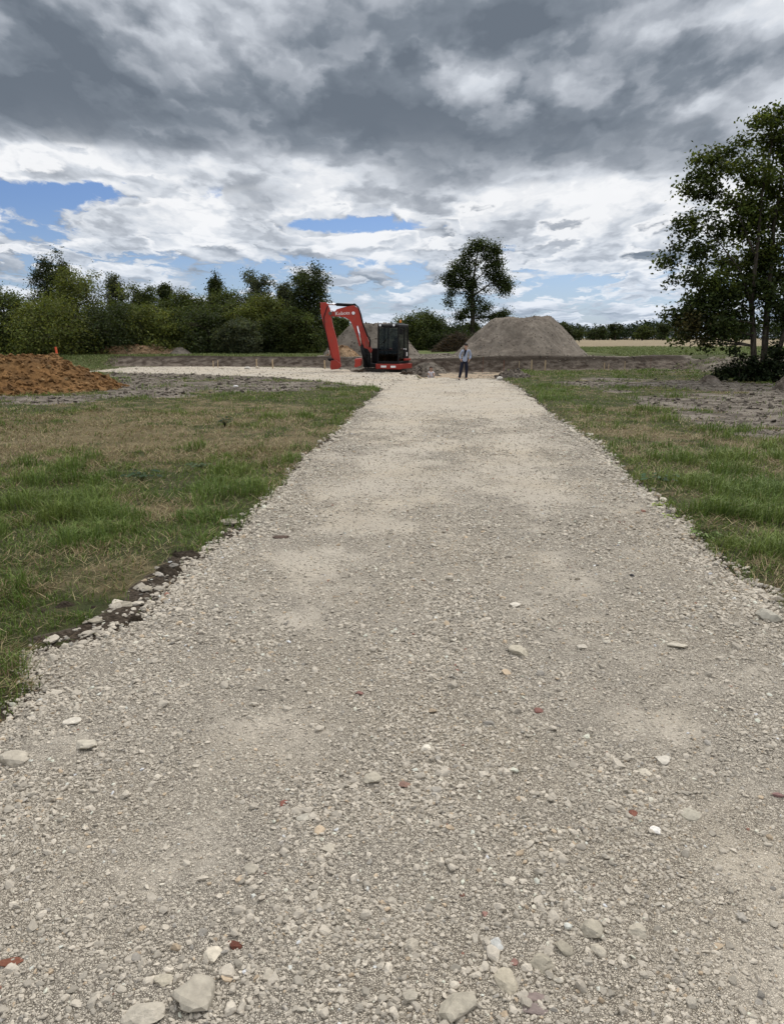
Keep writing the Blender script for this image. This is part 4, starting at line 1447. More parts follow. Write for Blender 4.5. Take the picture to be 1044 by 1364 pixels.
    tree('tall_tree', 'lone tall tree with an airy irregular crown behind the sand heap', (bx, y, bz), tks, lobes, .085, 34, .36, ol, 'tree', None, 61, limb=.05, shell=.2, var=.35)
    # ---- the lime beside the site
    y = 34.5
    k = pxm(y)
    bx, _, _z = AT(1012, 498, y)
    bz = float(H(bx, y))
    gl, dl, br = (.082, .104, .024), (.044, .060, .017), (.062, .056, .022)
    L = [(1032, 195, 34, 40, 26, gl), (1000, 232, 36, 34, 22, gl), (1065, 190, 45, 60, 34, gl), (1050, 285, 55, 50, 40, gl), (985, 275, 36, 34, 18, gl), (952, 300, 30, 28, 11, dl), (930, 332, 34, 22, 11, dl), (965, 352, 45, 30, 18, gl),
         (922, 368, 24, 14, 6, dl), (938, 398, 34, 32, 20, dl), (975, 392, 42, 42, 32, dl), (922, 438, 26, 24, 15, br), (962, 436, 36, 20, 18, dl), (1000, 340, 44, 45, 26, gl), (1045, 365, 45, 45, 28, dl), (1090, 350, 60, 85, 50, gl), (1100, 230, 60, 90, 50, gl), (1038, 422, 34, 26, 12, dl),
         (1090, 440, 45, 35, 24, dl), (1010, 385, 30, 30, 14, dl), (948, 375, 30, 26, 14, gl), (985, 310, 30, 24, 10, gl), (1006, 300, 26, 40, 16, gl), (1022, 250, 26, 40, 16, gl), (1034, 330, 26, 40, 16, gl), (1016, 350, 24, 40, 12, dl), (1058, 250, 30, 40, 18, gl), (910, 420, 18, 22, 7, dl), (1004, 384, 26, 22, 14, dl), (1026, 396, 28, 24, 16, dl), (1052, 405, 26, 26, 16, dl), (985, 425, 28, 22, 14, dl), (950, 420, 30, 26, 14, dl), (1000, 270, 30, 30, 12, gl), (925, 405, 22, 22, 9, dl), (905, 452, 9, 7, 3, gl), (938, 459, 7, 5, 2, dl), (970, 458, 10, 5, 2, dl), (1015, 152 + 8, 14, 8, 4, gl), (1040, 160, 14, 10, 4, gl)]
    lobes = []
    rr = np.random.default_rng(9)
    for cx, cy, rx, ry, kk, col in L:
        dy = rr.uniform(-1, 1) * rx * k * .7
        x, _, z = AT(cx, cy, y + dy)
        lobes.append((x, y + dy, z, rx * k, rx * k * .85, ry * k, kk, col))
    # single sprays that stand out of the outline
    for cx, cy, rx, ry, kk in [(931, 212, 9, 3, 3), (942, 214, 8, 3, 3), (955, 204, 3, 8, 3), (952, 216, 5, 6, 3), (922, 237, 10, 3, 3), (936, 233, 9, 3, 3), (914, 252, 8, 4, 3), (926, 258, 9, 5, 4), (940, 264, 10, 6, 4), (935, 246, 8, 4, 3), (950, 252, 8, 6, 3), (893, 347, 12, 4, 4), (882, 350, 6, 2, 2), (903, 330, 10, 5, 3), (905, 300, 12, 7, 4), (920, 296, 10, 8, 5), (985, 188, 10, 5, 3), (975, 203, 10, 5, 3), (970, 225, 10, 6, 4), (898, 372, 8, 5, 2), (893, 418, 9, 6, 3), (902, 426, 9, 9, 4), (917, 310, 14, 8, 4), (948, 236, 6, 6, 2), (960, 222, 6, 4, 2), (1018, 150, 4, 4, 2), (1003, 165, 5, 4, 2), (1042, 150, 6, 5, 3)]:
        dy = rr.uniform(-.8, .8)
        x, _, z = AT(cx, cy, y + dy)
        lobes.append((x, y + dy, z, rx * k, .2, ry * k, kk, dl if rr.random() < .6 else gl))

    def P(px, py, dy=0.0):
        return AT(px, py, y + dy)
    tks = [[(*P(1003, 500), 0.144), (*P(1003, 440), 0.115), (*P(1000, 405), 0.108), (*P(1008, 330), 0.072), (*P(1015, 250), 0.050), (*P(1028, 190), 0.022)],
           [(*P(1015, 500, .3), 0.158), (*P(1019, 440, .3), 0.137), (*P(1024, 380, .3), 0.101), (*P(1030, 300, .3), 0.079), (*P(1045, 210, .3), 0.036)],
           [(*P(1030, 500, -.2), 0.122), (*P(1040, 455, -.2), 0.101), (*P(1060, 400, -.2), 0.079), (*P(1080, 300, -.2), 0.050), (*P(1095, 220, -.2), 0.029)],
           [(*P(1001, 410), 0.050), (*P(985, 360), 0.036), (*P(955, 320), 0.022), (*P(925, 300), .015)], [(*P(1005, 340), 0.043), (*P(985, 290), 0.029), (*P(960, 250), 0.014), (*P(945, 222), 0.007)],
           [(*P(1001, 420, .2), 0.043), (*P(970, 390, .3), .045), (*P(935, 380, .3), 0.022), (*P(905, 352, .3), .012)], [(*P(1001, 430, -.3), 0.036), (*P(965, 425, -.4), .035), (*P(925, 440, -.4), .015)]]
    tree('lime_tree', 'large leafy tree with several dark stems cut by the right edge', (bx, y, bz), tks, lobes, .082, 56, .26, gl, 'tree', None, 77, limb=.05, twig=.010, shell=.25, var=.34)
    # the shrub round its foot
    y = 33.6
    k = pxm(y)
    lobes = []
    for cx, cy, rx, ry, kk in [(962, 498, 18, 9, 14), (985, 494, 24, 13, 24), (1012, 488, 26, 17, 30), (1042, 480, 28, 22, 34), (1070, 478, 30, 24, 30), (1000, 503, 30, 8, 22), (1040, 502, 34, 9, 24), (985, 476, 8, 10, 3), (978, 468, 5, 9, 2), (1030, 463, 14, 10, 6), (1100, 485, 30, 24, 24)]:
        dy = rr.uniform(-.4, .4)
        x, _, z = AT(cx, cy, y + dy)
        lobes.append((x, y + dy, z, rx * k, rx * k * .7, ry * k, kk, (.020, .030, .011)))
    b = AT(1015, 508, y)
    bz = float(H(b[0], y))
    tree('shrub', 'dark sprawling shrub around the stems of the large leafy tree', (b[0], y, bz), [[(b[0], y, bz - .1, .05), (b[0] + .2, y, bz + .5, .03)], [(b[0] - 1, y, bz - .1, .04), (b[0] - 1.1, y, bz + .6, .02)]], lobes, .075, 30, .16, (.02, .03, .011), 'shrub', None, 88, limb=.03, twig=.008)
    # ---- the far wood, one mass, with the trees that stand clear of it
    rng = np.random.default_rng(66)
    pos = []
    for i in range(1700):
        x = rng.uniform(-420, 420)
        yy = 330 + rng.uniform(0, 40)
        hh = 7.4 + 3.4 * fbm(np.array([x * .035]), np.array([.5]), 3, 3)[0] + 1.6 * fbm(np.array([x * .16]), np.array([7.5]), 2, 5)[0] + rng.uniform(-1.6, .8)
        if x > 95:
            hh += 1.6 * min(1, (x - 95) / 40)
        for j in range(100):
            a = rng.normal(size=3)
            a /= np.linalg.norm(a)
            zz = .7 + hh * (.48 + .5 * a[2] * rng.random() ** .4)
            pos.append((x + a[0] * 2.6, yy + a[1] * 2.6, zz))
    pos = np.array(pos)
    cc = np.array([.020, .032, .014])[None] * (1 + .35 * fbm(pos[:, 0] * .08, pos[:, 1] * .08, 3, 2))[:, None]
    v, f, c = leaves_mesh(pos, .50, rng, cc, out_dir=None)
    o = mesh_np('far_wood', v, f, M_LEAF, None, c)
    tag(o, 'dark line of woodland closing the far edge of the field', None, None, 'stuff')
    for i, (cx, top, hw, y, col, kind, lb) in enumerate([(820, 430, 9, 290, dk, 'round', 'dark round tree standing above the far woodland line'),
                                                         (755, 429, 19, 150, dk, 'round', 'dark bushy tree peeping out behind the right slope of the sand heap'),
                                                         (792, 437, 12, 280, dk, 'round', 'low rounded tree at the far woodland edge next to the sand heap'),
                                                         (856, 434, 12, 285, md, 'spiky', 'tree with a ragged top in the far woodland left of the large leafy tree'),
                                                         (884, 431, 14, 280, dk, 'spiky', 'taller dark tree in the far woodland beside the large leafy tree')]):
        k = pxm(y)
        x0, _, zt = AT(cx, top, y)
        zb = .9
        h, w = zt - zb, hw * k
        lb_ = [(x0 + rng.normal(0, w * .4), y + rng.normal(0, w * .3), zb + h * (.2 + .7 * (j + .5) / 9), w * .5, w * .5, h * .16, 14) for j in range(9)]
        tree('far_tree', lb, (x0, y, zb), [[(x0, y, zb - .2, .3), (x0, y, zb + h * .8, .1)]], lb_, .30 if y > 200 else .2, 16, w * .14, col, 'tree', 'trees at the far woodland', 400 + i)
    # ---- brush pile
    p = AT(609, 470, 63)
    x0, y0 = p[0], 63.0
    z0 = float(H(x0, y0))
    mb = MB()
    for i in range(900):
        a, q = rng.uniform(0, 6.28), rng.random() ** .5
        cx, cy = math.cos(a) * q * 2.1, math.sin(a) * q * 1.5
        hz = 1.5 * (1 - q ** 1.7) * rng.random() ** .5
        d = rng.normal(size=3) * np.array([1, .8, .35])
        d /= np.linalg.norm(d)
        ln = rng.uniform(.25, 1.0)
        c = np.array([cx, cy, hz + .05])
        b = rng.uniform(.5, 1.5)
        mb.tube(np.stack([c - d * ln * .5, c + rng.normal(0, .05, 3), c + d * ln * .5]), [.02, .016, .006], 4, (.060 * b, .046 * b, .033 * b))
    mt, t, out = material('dead_brush')
    surf(t, out, t.attr('tint'), .9, None, .1)
    bp = empty('brush_pile', (x0, y0, z0))
    mb.build('branches', mt, bp)
    n = 5200
    a, q = rng.uniform(0, 6.28, n), rng.random(n) ** .5
    pos = np.stack([np.cos(a) * q * 2.1, np.sin(a) * q * 1.5, 1.45 * (1 - q ** 1.7) * rng.random(n) ** .4 + .03], -1)
    cc = np.where(rng.random((n, 1)) < .4, np.array([[.040, .042, .018]]), np.array([[.085, .055, .030]]))
    v, f, c = leaves_mesh(pos, .07, rng, cc)
    mesh_np('dead_leaves', v, f, M_LEAF, bp, c)
    tag(bp, 'brown pile of cut brush and dead leaves beside the sand heap', 'brush pile')


def weed(px, py, label, col, n, size, spread, height, seed, name='weed', stem=True):
    gx, gy = G(px, py)
    z = float(H(gx, gy))
    rng = np.random.default_rng(seed)
    root = empty(name, (gx, gy, z))
    st = MB()
    V, F, C, b = [], [], [], 0
    for i in range(n):
        a = rng.uniform(0, 6.28)
        r = spread * rng.random() ** .6
        h = height * rng.uniform(.4, 1.0)
        tip = np.array([math.cos(a) * r, math.sin(a) * r, h])
        st.tube(np.stack([np.array([0, 0, -.01]), tip * np.array([.35, .35, .65]), tip]), [.003, .0025, .0015], 4, np.array(col) * .8)
        s = size * rng.uniform(.7, 1.3)
        nrm = np.array([math.cos(a) * .5, math.sin(a) * .5 - .3, .8])
        nrm /= np.linalg.norm(nrm)
        u = np.array([math.cos(a), math.sin(a), -.25])
        u /= np.linalg.norm(u)
        w = np.cross(nrm, u)
        pts = [tip - u * s * .1, tip + u * s * .35 + w * s * .42, tip + u * s * .8 + w * s * .38, tip + u * s * 1.3, tip + u * s * .8 - w * s * .38, tip + u * s * .35 - w * s * .42]
        k = rng.normal(1, .2)
        V.append(np.array(pts))
        F.append(np.array([[0, 1, 2, 3], [0, 3, 4, 5]]) + b)
        C.append(np.tile(np.array(col) * k, (6, 1)))
        b += 6
    st.build('stem', M_LEAF, root)
    for q, (vv, cc) in enumerate(zip(V, C)):
        mesh_np('leaf', vv, np.array([[0, 1, 2, 3], [0, 3, 4, 5]]), M_LEAF, root, cc.clip(.005, .6))
    tag(root, label, 'weed')


def build_weeds():
    weed(880, 648, 'broad leaved dark green weed near the right edge of the track', (.055, .10, .045), 22, .05, .22, .14, 1)
    weed(878, 676, 'small bright yellow green weed at the track edge, farthest of three', (.26, .34, .05), 16, .022, .07, .06, 2)
    weed(893, 692, 'bright lime green sprig beside stones at the track edge', (.21, .28, .05), 18, .022, .08, .07, 3)
    weed(938, 722, 'pale green sprouting weed nearest on the right verge', (.15, .22, .06), 22, .03, .13, .09, 4)
    weed(300, 570, 'dark upright dock plant standing in the dry grass', (.035, .055, .022), 26, .055, .14, .25, 5)
    weed(190, 645, 'dark green leafy weed clump in the left grass', (.04, .07, .03), 24, .06, .2, .16, 6)
    weed(268, 628, 'low pale leaved weed among green grass on the left verge', (.08, .12, .06), 18, .045, .16, .10, 7)
# ------------------------------------------------------------------ small solid shapes
def bm_obj(name, bm, mat, parent=None, smooth=False, bevel=0.0, seg=2):
    if bevel:
        bmesh.ops.bevel(bm, geom=list(bm.edges), offset=bevel, segments=seg, affect='EDGES', profile=.6, clamp_overlap=True)
    bmesh.ops.recalc_face_normals(bm, faces=bm.faces)
    me = bpy.data.meshes.new(name)
    bm.to_mesh(me)
    bm.free()
    if smooth:
        for p in me.polygons:
            p.use_smooth = True
    return link(name, me, mat, parent)


def bm_box(bm, c, s, M=None):
    vs = []
    for dx in (-.5, .5):
        for dy in (-.5, .5):
            for dz in (-.5, .5):
                v = Vector((c[0] + dx * s[0], c[1] + dy * s[1], c[2] + dz * s[2]))
                vs.append(bm.verts.new(M @ v if M else v))
    for q in ((0, 1, 3, 2), (4, 6, 7, 5), (0, 4, 5, 1), (2, 3, 7, 6), (0, 2, 6, 4), (1, 5, 7, 3)):
        bm.faces.new([vs[i] for i in q])


def bm_prism(bm, pts, y0, y1):
    """an outline in x, z given thickness along y"""
    a = [bm.verts.new((p[0], y0, p[1])) for p in pts]
    b = [bm.verts.new((p[0], y1, p[1])) for p in pts]
    n = len(pts)
    bm.faces.new(a)
    bm.faces.new(b[::-1])
    for i in range(n):
        j = (i + 1) % n
        bm.faces.new([a[i], b[i], b[j], a[j]])


def bm_cyl(bm, p0, p1, r, seg=12, r1=None):
    p0, p1 = Vector(p0), Vector(p1)
    d = p1 - p0
    q = d.to_track_quat('Z', 'Y').to_matrix().to_4x4()
    M = Matrix.Translation((p0 + p1) / 2) @ q
    bmesh.ops.create_cone(bm, cap_ends=True, segments=seg, radius1=r, radius2=r if r1 is None else r1, depth=d.length, matrix=M)


def build_excavator():
    Y0 = 43.9
    red = plain('red_paint', (0.36, 0.030, 0.015), .42, .5, 0, .12, 3.0, 0, ((.16, .09, .06), .55))
    dred = plain('worn_red_paint', (0.27, 0.024, 0.013), .5, .4, 0, .15, 3.0, 0, ((.14, .09, .065), .6))
    blk = plain('black_paint', (0.008, 0.008, 0.0085), .6, .18, 0, .2, 4.0, 0, ((.03, .025, .02), .4))
    rub = plain('black_rubber', (0.012, 0.012, 0.012), .75, .2, 0, .2, 4.0)
    trk = plain('muddy_track', (0.022, 0.019, 0.016), .85, .2, 0, .3, 5.0, .4, ((.10, .08, .06), .8))
    chrome = plain('steel_rod', (.62, .62, .63), .22, .5, 1.0, .03)
    steel = plain('worn_steel', (.15, .13, .11), .5, .5, .8, .25, 6)
    white = plain('white_decal', (.75, .74, .72), .5)
    seatm = plain('seat_fabric', (.03, .03, .032), .85, .2)
    amber = plain('amber_lens', (.75, .24, .03), .25, .5)
    lampm = plain('lamp_lens', (.75, .76, .78), .15, .6)
    grey = plain('grey_plastic', (.045, .045, .045), .55, .4)
    gm, t, out = material('cab_glass')
    gl = t.n('ShaderNodeBsdfGlossy', {0: (.9, .95, 1.0, 1), 1: .03})
    tr = t.n('ShaderNodeBsdfTransparent', {0: (.56, .60, .58, 1)})
    fr = t.n('ShaderNodeFresnel', {0: 1.45})
    mx = t.n('ShaderNodeMixShader', {0: t.m('MULTIPLY', fr.outputs[0], .35), 1: tr.outputs[0], 2: gl.outputs[0]})
    t.t.links.new(mx.outputs[0], out.inputs[0])

    root = empty('excavator', (AT(510, 490, Y0)[0], Y0, -0.25))
    O = Vector(root.location)
    tag(root, 'red tracked excavator with dark glazed cab, its arm bent down onto the gravel pad', 'excavator')

    # the boom's own plane: photo outlines set at the boom's distance
    def b2(pts, f=7.457, ox=420.0, oy=390.0, y=Y0):
        r = []
        for px, py in pts:
            x, _, z = AT(ox + px / f, oy + py / f, y)
            r.append((x - O.x, z - O.z))
        return r

    def prism(name, pts, half, mat, parent, bevel=.02, y=0.0, **kw):
        bm = bmesh.new()
        bm_prism(bm, b2(pts, **kw), y - half, y + half)
        return bm_obj(name, bm, mat, parent, False, bevel)

    boom = prism('boom', [(196, 186), (214, 164), (300, 140), (382, 126), (420, 146), (444, 178), (452, 215), (486, 330), (520, 450), (566, 572), (552, 600), (530, 566), (436, 528), (406, 420), (366, 310), (340, 262), (300, 240), (240, 236), (196, 236)], .17, red, root, .03)
    prism('side_plate', [(452, 330), (478, 338), (536, 500), (566, 575), (548, 598), (520, 560)], .012, dred, boom, .004, y=-.187)
    # writing on the boom's side
    cu = bpy.data.curves.new('lettering', 'FONT')
    cu.body = 'Kubota'
    cu.size = .28
    cu.extrude = .004
    cu.align_x, cu.align_y = 'CENTER', 'CENTER'
    tmp = bpy.data.objects.new('lettering_curve', cu)
    COL.objects.link(tmp)
    me = bpy.data.meshes.new_from_object(tmp.evaluated_get(bpy.context.evaluated_depsgraph_get()))
    bpy.data.objects.remove(tmp)
    me.materials.clear()
    lt = link('lettering', me, white, boom)
    px = b2([(272, 205)])[0]
    lt.location = (px[0], -.176, px[1])
    lt.rotation_euler = (math.pi / 2, R(-4), 0)
    bm = bmesh.new()
    c = b2([(379, 203)])[0]
    bm_cyl(bm, (c[0], -.21, c[1]), (c[0], .21, c[1]), .09, 14)
    bm_obj('pivot_pin', bm, lampm, boom, False, .008)
    # arm
    arm = prism('arm', [(50, 96), (108, 96), (128, 118), (152, 178), (160, 240), (176, 330), (216, 470), (244, 640), (250, 700), (198, 706), (178, 640), (128, 480), (84, 320), (56, 200)], .14, red, root, .025)
    prism('rear_plate', [(84, 330), (112, 340), (160, 560), (180, 650), (166, 655), (140, 570)], .10, dred, arm, .006, y=.05)
    bm = bmesh.new()
    c = b2([(150, 205)])[0]
    bm_cyl(bm, (c[0], -.20, c[1]), (c[0], .20, c[1]), .10, 14)
    bm_obj('pivot_pin', bm, steel, arm, False, .008)
    # boom end fork joining arm and boom
    prism('boom_fork', [(140, 190), (200, 184), (204, 238), (150, 232)], .19, dred, boom, .02)

    def cyl(name, a, b, r, mat, parent, y=0.0, seg=12):
        (x0, z0), (x1, z1) = b2([a, b])
        bm = bmesh.new()
        bm_cyl(bm, (x0, y, z0), (x1, y, z1), r, seg)
        return bm_obj(name, bm, mat, parent, True)
    ac = cyl('arm_cylinder', (208, 116), (388, 124), .085, blk, root)
    cyl('piston_rod', (92, 110), (210, 116), .05, chrome, ac)
    cyl('cylinder_eye', (376, 120), (398, 128), .10, blk, ac)
    bc = cyl('bucket_cylinder', (104, 250), (150, 500), .06, blk, root, -.0)
    bc.location.x -= .10
    cyl('piston_rod', (150, 500), (162, 630), .035, chrome, bc)
    # bucket and its links
    lk = prism('bucket_link', [(122, 650), (190, 652), (198, 676), (168, 690), (128, 672)], .11, blk, root, .012)
    bk = prism('bucket', [(160, 672), (212, 668), (252, 700), (256, 730), (232, 756), (160, 762), (152, 730)], .36, dred, root, .02)
    for i in range(4):
        x0, z0 = b2([(236, 752)])[0]
        bm = bmesh.new()
        yy = -.30 + i * .20
        bm_prism(bm, [(x0 - .02, z0 + .05), (x0 + .07, z0 + .03), (x0 + .17, z0 - .055), (x0 + .02, z0 - .03)], yy - .035, yy + .035)
        bm_obj('tooth', bm, steel, bk, False, .006)
    # lower boom: black swing post, also painting in the boom foot's shade, and hoses
    post = prism('swing_post', [(446, 536), (520, 556), (548, 600), (556, 690), (540, 742), (486, 742), (470, 650)], .22, blk, root, .03)
    b2c = cyl('boom_cylinder', (462, 520), (520, 720), .085, blk, root, -.27)
    cyl('piston_rod', (420, 330), (464, 524), .05, chrome, b2c, -.27)
    hs = MB()
    for k, (yy, off) in enumerate(((-.20, 0), (-.24, 8), (.2, 4))):
        p = b2([(392, 118 - off), (430, 150 - off), (446 + off, 210), (470 + off, 310), (512 + off, 420), (540 + off, 470), (536 + off, 540)])
        hs.tube([(x, yy, z) for x, z in p], .022, 6)
    for k, yy in enumerate((-.16, .12)):
        p = b2([(130, 130), (92, 240), (100, 350), (128, 470), (146, 570)])
        hs.tube([(x - .03, yy, z) for x, z in p], .026, 6)
    for k in range(4):
        p = b2([(470 + k * 14, 640), (500 + k * 12, 600), (510 + k * 6, 690), (520, 730)])
        hs.tube([(x, -.28 - k * .02, z) for x, z in p], .024, 6)
    hs.build('hydraulic_hose', rub, root)

    # ------------------------------------------------ upper body, turned towards the viewer
    TH = R(22)                       # the cab's front faces this far off the line of sight
    cx = AT(523.5, 480, 43.6)
    U = Matrix.Translation(Vector((cx[0] - O.x, 43.75 - O.y, 0))) @ Matrix.Rotation(-TH, 4, 'Z')
    # local axes: x across the cab (machine's left is +x), -y is ahead
    W, Ln = 1.30, 1.62
    zb, zt = .74, 2.86               # cab floor and roof, above the machine's base

    def ubox(name, c, s, mat, parent, bevel=.015):
        bm = bmesh.new()
        bm_box(bm, c, s, U)
        return bm_obj(name, bm, mat, parent, False, bevel)

    def upoly(name, pts, thick_axis, mat, parent, bevel=0.0):
        bm = bmesh.new()
        vs = [bm.verts.new(U @ Vector(p)) for p in pts]
        vs2 = [bm.verts.new(U @ (Vector(p) + Vector(thick_axis))) for p in pts]
        n = len(pts)
        bm.faces.new(vs)
        bm.faces.new(vs2[::-1])
        for i in range(n):
            j = (i + 1) % n
            bm.faces.new([vs[i], vs2[i], vs2[j], vs[j]])
        return bm_obj(name, bm, mat, parent, False, bevel)
    # deck and skirt
    sk = ubox('side_skirt', (.02, .10, .575), (W + .16, Ln + .35, .29), dred, root, .03)
    for dx, w in ((-.22, .34), (.36, .30)):
        ubox('data_plate', (dx, .10 - (Ln + .35) / 2 - .007, .575), (w, .012, .11), white, sk, 0)
    ubox('deck', (-.55, .35, .62), (2.1, 1.9, .22), blk, root, .02)
    ubox('counterweight', (-.75, 1.45, 1.05), (1.9, .62, .95), red, root, .10)
    ubox('engine_cover', (-1.10, .85, 1.15), (.75, 1.2, .85), blk, root, .06)
    ubox('side_step', (.74, .30, .95), (.10, .9, .12), dred, root, .02)
    # cab: pillars, sills and roof in one welded frame
    bm = bmesh.new()
    hw, f0, f1 = W / 2, -Ln / 2, Ln / 2
    ps = .075
    for sx in (-1, 1):
        for (ya, yb_) in ((f0 + .04, f0 + .10), (f1 - .03, f1 - .06)):
            n0, n1 = Vector((sx * (hw - ps / 2), ya, zb)), Vector((sx * (hw - ps / 2 - .02), yb_, zt - .1))
            d = n1 - n0
            M = U @ Matrix.Translation((n0 + n1) / 2) @ d.to_track_quat('Z', 'Y').to_matrix().to_4x4()
            bm_box(bm, (0, 0, 0), (ps, ps, d.length), M)
        bm_box(bm, (sx * (hw - .045), .18, (zb + zt) / 2), (.06, .07, zt - zb - .12), U)
        bm_box(bm, (sx * (hw - .05), 0, zt - .10), (.07, Ln - .16, .09), U)
        bm_box(bm, (sx * (hw - .05), 0, zb + .05), (.07, Ln - .1, .12), U)
    for y_ in (f0 + .09, f1 - .07):
        bm_box(bm, (0, y_, zt - .10), (W - .1, .075, .10), U)
        bm_box(bm, (0, y_ - .03 * (1 if y_ < 0 else -1), zb + .06), (W - .1, .075, .14), U)
    bm_box(bm, (0, f0 + .075, zb + .72), (W - .12, .045, .05), U)
    cab = bm_obj('cab', bm, blk, root, False, .010, 1)
    bm = bmesh.new()
    bm_box(bm, (0, .02, zt - .01), (W - .02, Ln - .06, .11), U)
    roof = bm_obj('roof', bm, grey, cab, False, .045, 3)
    ubox('roof_hatch', (.12, .25, zt + .06), (.75, .7, .05), grey, roof, .02)
    # glass
    g = .012
    upoly('windscreen', [(-hw + .10, f0 + .095, zb + .78), (hw - .10, f0 + .095, zb + .78), (hw - .12, f0 + .125, zt - .16), (-hw + .12, f0 + .125, zt - .16)], (0, g, 0), gm, cab)
    upoly('lower_window', [(-hw + .10, f0 + .075, zb + .15), (hw - .10, f0 + .075, zb + .15), (hw - .10, f0 + .085, zb + .68), (-hw + .10, f0 + .085, zb + .68)], (0, g, 0), gm, cab)
    for sx in (-1, 1):
        x = sx * (hw - .045)
        upoly('door_window', [(x, f0 + .13, zb + .12), (x, .13, zb + .12), (x, .13, zt - .16), (x, f0 + .16, zt - .16)], (sx * g, 0, 0), gm, cab)
        upoly('side_window', [(x, .23, zb + .75), (x, f1 - .10, zb + .75), (x, f1 - .12, zt - .16), (x, .23, zt - .16)], (sx * g, 0, 0), gm, cab)
        upoly('side_panel', [(x, .23, zb + .12), (x, f1 - .08, zb + .12), (x, f1 - .09, zb + .74), (x, .23, zb + .74)], (sx * .02, 0, 0), blk, cab)
    upoly('rear_window', [(-hw + .12, f1 - .08, zb + .80), (hw - .12, f1 - .08, zb + .80), (hw - .12, f1 - .09, zt - .18), (-hw + .12, f1 - .09, zt - .18)], (0, g, 0), gm, cab)
    upoly('rear_panel', [(-hw + .10, f1 - .07, zb + .12), (hw - .10, f1 - .07, zb + .12), (hw - .10, f1 - .07, zb + .78), (-hw + .10, f1 - .07, zb + .78)], (0, .03, 0), blk, cab)
    # fittings
    wp = MB()
    wp.tube([U @ Vector(p) for p in ((-.40, f0 + .06, zb + 1.05), (-.05, f0 + .075, zb + 1.40), (.22, f0 + .085, zb + 1.78))], .014, 6)
    wp.build('wiper', rub, cab)
    for sx in (-.42, .40):
        M = U @ Matrix.Translation((sx, f0 - .02, zt - .02))
        bm = bmesh.new()
        bm_cyl(bm, M @ Vector((0, .05, 0)), M @ Vector((0, -.05, 0)), .085, 14)
        wl = bm_obj('work_light', bm, blk, cab, False, .01)
        bm = bmesh.new()
        bm_cyl(bm, M @ Vector((0, -.049, 0)), M @ Vector((0, -.062, 0)), .068, 14)
        bm_obj('lens', bm, lampm, wl, False)
    bm = bmesh.new()
    p = U @ Vector((.28, .42, zt + .08))
    bm_cyl(bm, p, p + Vector((0, 0, .05)), .085, 14)
    be = bm_obj('beacon', bm, blk, cab, False, .008)
    bm = bmesh.new()
    bm_cyl(bm, p + Vector((0, 0, .05)), p + Vector((0, 0, .20)), .075, 14, .055)
    bm_obj('lens', bm, amber, be, True, .01)
    mr = MB()
    mr.tube([U @ Vector(q) for q in ((hw - .02, f0 + .12, zt - .35), (hw + .12, f0 + .02, zt - .25))], .012, 6)
    mr.build('mirror_bracket', rub, cab)
    ubox('mirror', (hw + .14, f0 + .0, zt - .36), (.20, .04, .34), blk, cab, .02)
    ubox('door_handle', (hw + .005, .02, zb + .80), (.02, .14, .05), lampm, cab, .004)
    ubox('warning_label', (hw - .012, .52, zb + .50), (.012, .17, .22), white, cab, 0)
    ubox('warning_label', (hw - .012, .36, zb + .78), (.012, .09, .09), white, cab, 0)
    ubox('warning_label', (hw - .012, .44, zb + .22), (.012, .26, .09), white, cab, 0)
    seat = ubox('seat', (-.0, .28, zb + .48), (.52, .50, .16), seatm, cab, .05)
    ubox('seat_back', (-.0, .50, zb + .88), (.50, .14, .72), seatm, seat, .05)
    ubox('headrest', (-.0, .52, zb + 1.33), (.28, .11, .18), seatm, seat, .04)
    lv = MB()
    for sx in (-.36, .36):
        lv.tube([U @ Vector(q) for q in ((sx, .05, zb + .3), (sx, -.02, zb + .72), (sx * .96, -.06, zb + .92))], [.03, .018, .028], 8)
    for sx in (-.12, .12):
        lv.tube([U @ Vector(q) for q in ((sx, -.35, zb + .1), (sx, -.42, zb + .5), (sx, -.38, zb + .78))], [.02, .015, .022], 8)
    lv.build('control_lever', rub, cab)
    ubox('control_box', (-.36, .15, zb + .32), (.16, .5, .5), blk, cab, .03)
    ubox('control_box', (.36, .15, zb + .32), (.16, .5, .5), blk, cab, .03)
    ubox('monitor', (-.40, -.48, zb + .86), (.22, .05, .17), grey, cab, .015)
    # ------------------------------------------------ undercarriage, lying across the view
    ux = AT(511, 490, 43.9)[0] - O.x
    for yy in (-.72, .78):
        pr = []
        r, x0, x1 = .21, ux - 1.10, ux + 1.12
        for i in range(9):
            a = math.pi / 2 + i * math.pi / 8
            pr.append((x0 + r * math.cos(a), r + .01 + r * math.sin(a)))
        for i in range(9):
            a = -math.pi / 2 + i * math.pi / 8
            pr.append((x1 + r * math.cos(a), r + .01 + r * math.sin(a)))
        bm = bmesh.new()
        bm_prism(bm, pr, yy - .21, yy + .21)
        tk = bm_obj('crawler_track', bm, trk, root, False, .01, 1)
        bm = bmesh.new()
        for i in range(34):
            s = i / 34
            L1 = x1 - x0
            per = 2 * L1 + 2 * math.pi * r
            q = s * per
            if q < L1:
                c, ang = (x0 + q, .01), 0
            elif q < L1 + math.pi * r:
                a = -math.pi / 2 + (q - L1) / r
                c, ang = (x1 + r * math.cos(a), r + .01 + r * math.sin(a)), -(q - L1) / r
            elif q < 2 * L1 + math.pi * r:
                c, ang = (x1 - (q - L1 - math.pi * r), 2 * r + .01), 0
            else:
                a = math.pi / 2 + (q - 2 * L1 - math.pi * r) / r
                c, ang = (x0 + r * math.cos(a), r + .01 + r * math.sin(a)), -(q - 2 * L1) / r
            M = Matrix.Translation((c[0], yy, c[1])) @ Matrix.Rotation(ang, 4, 'Y')
            bm_box(bm, (0, 0, 0), (.05, .43, .045), M)
        bm_obj('track_tread', bm, trk, tk)
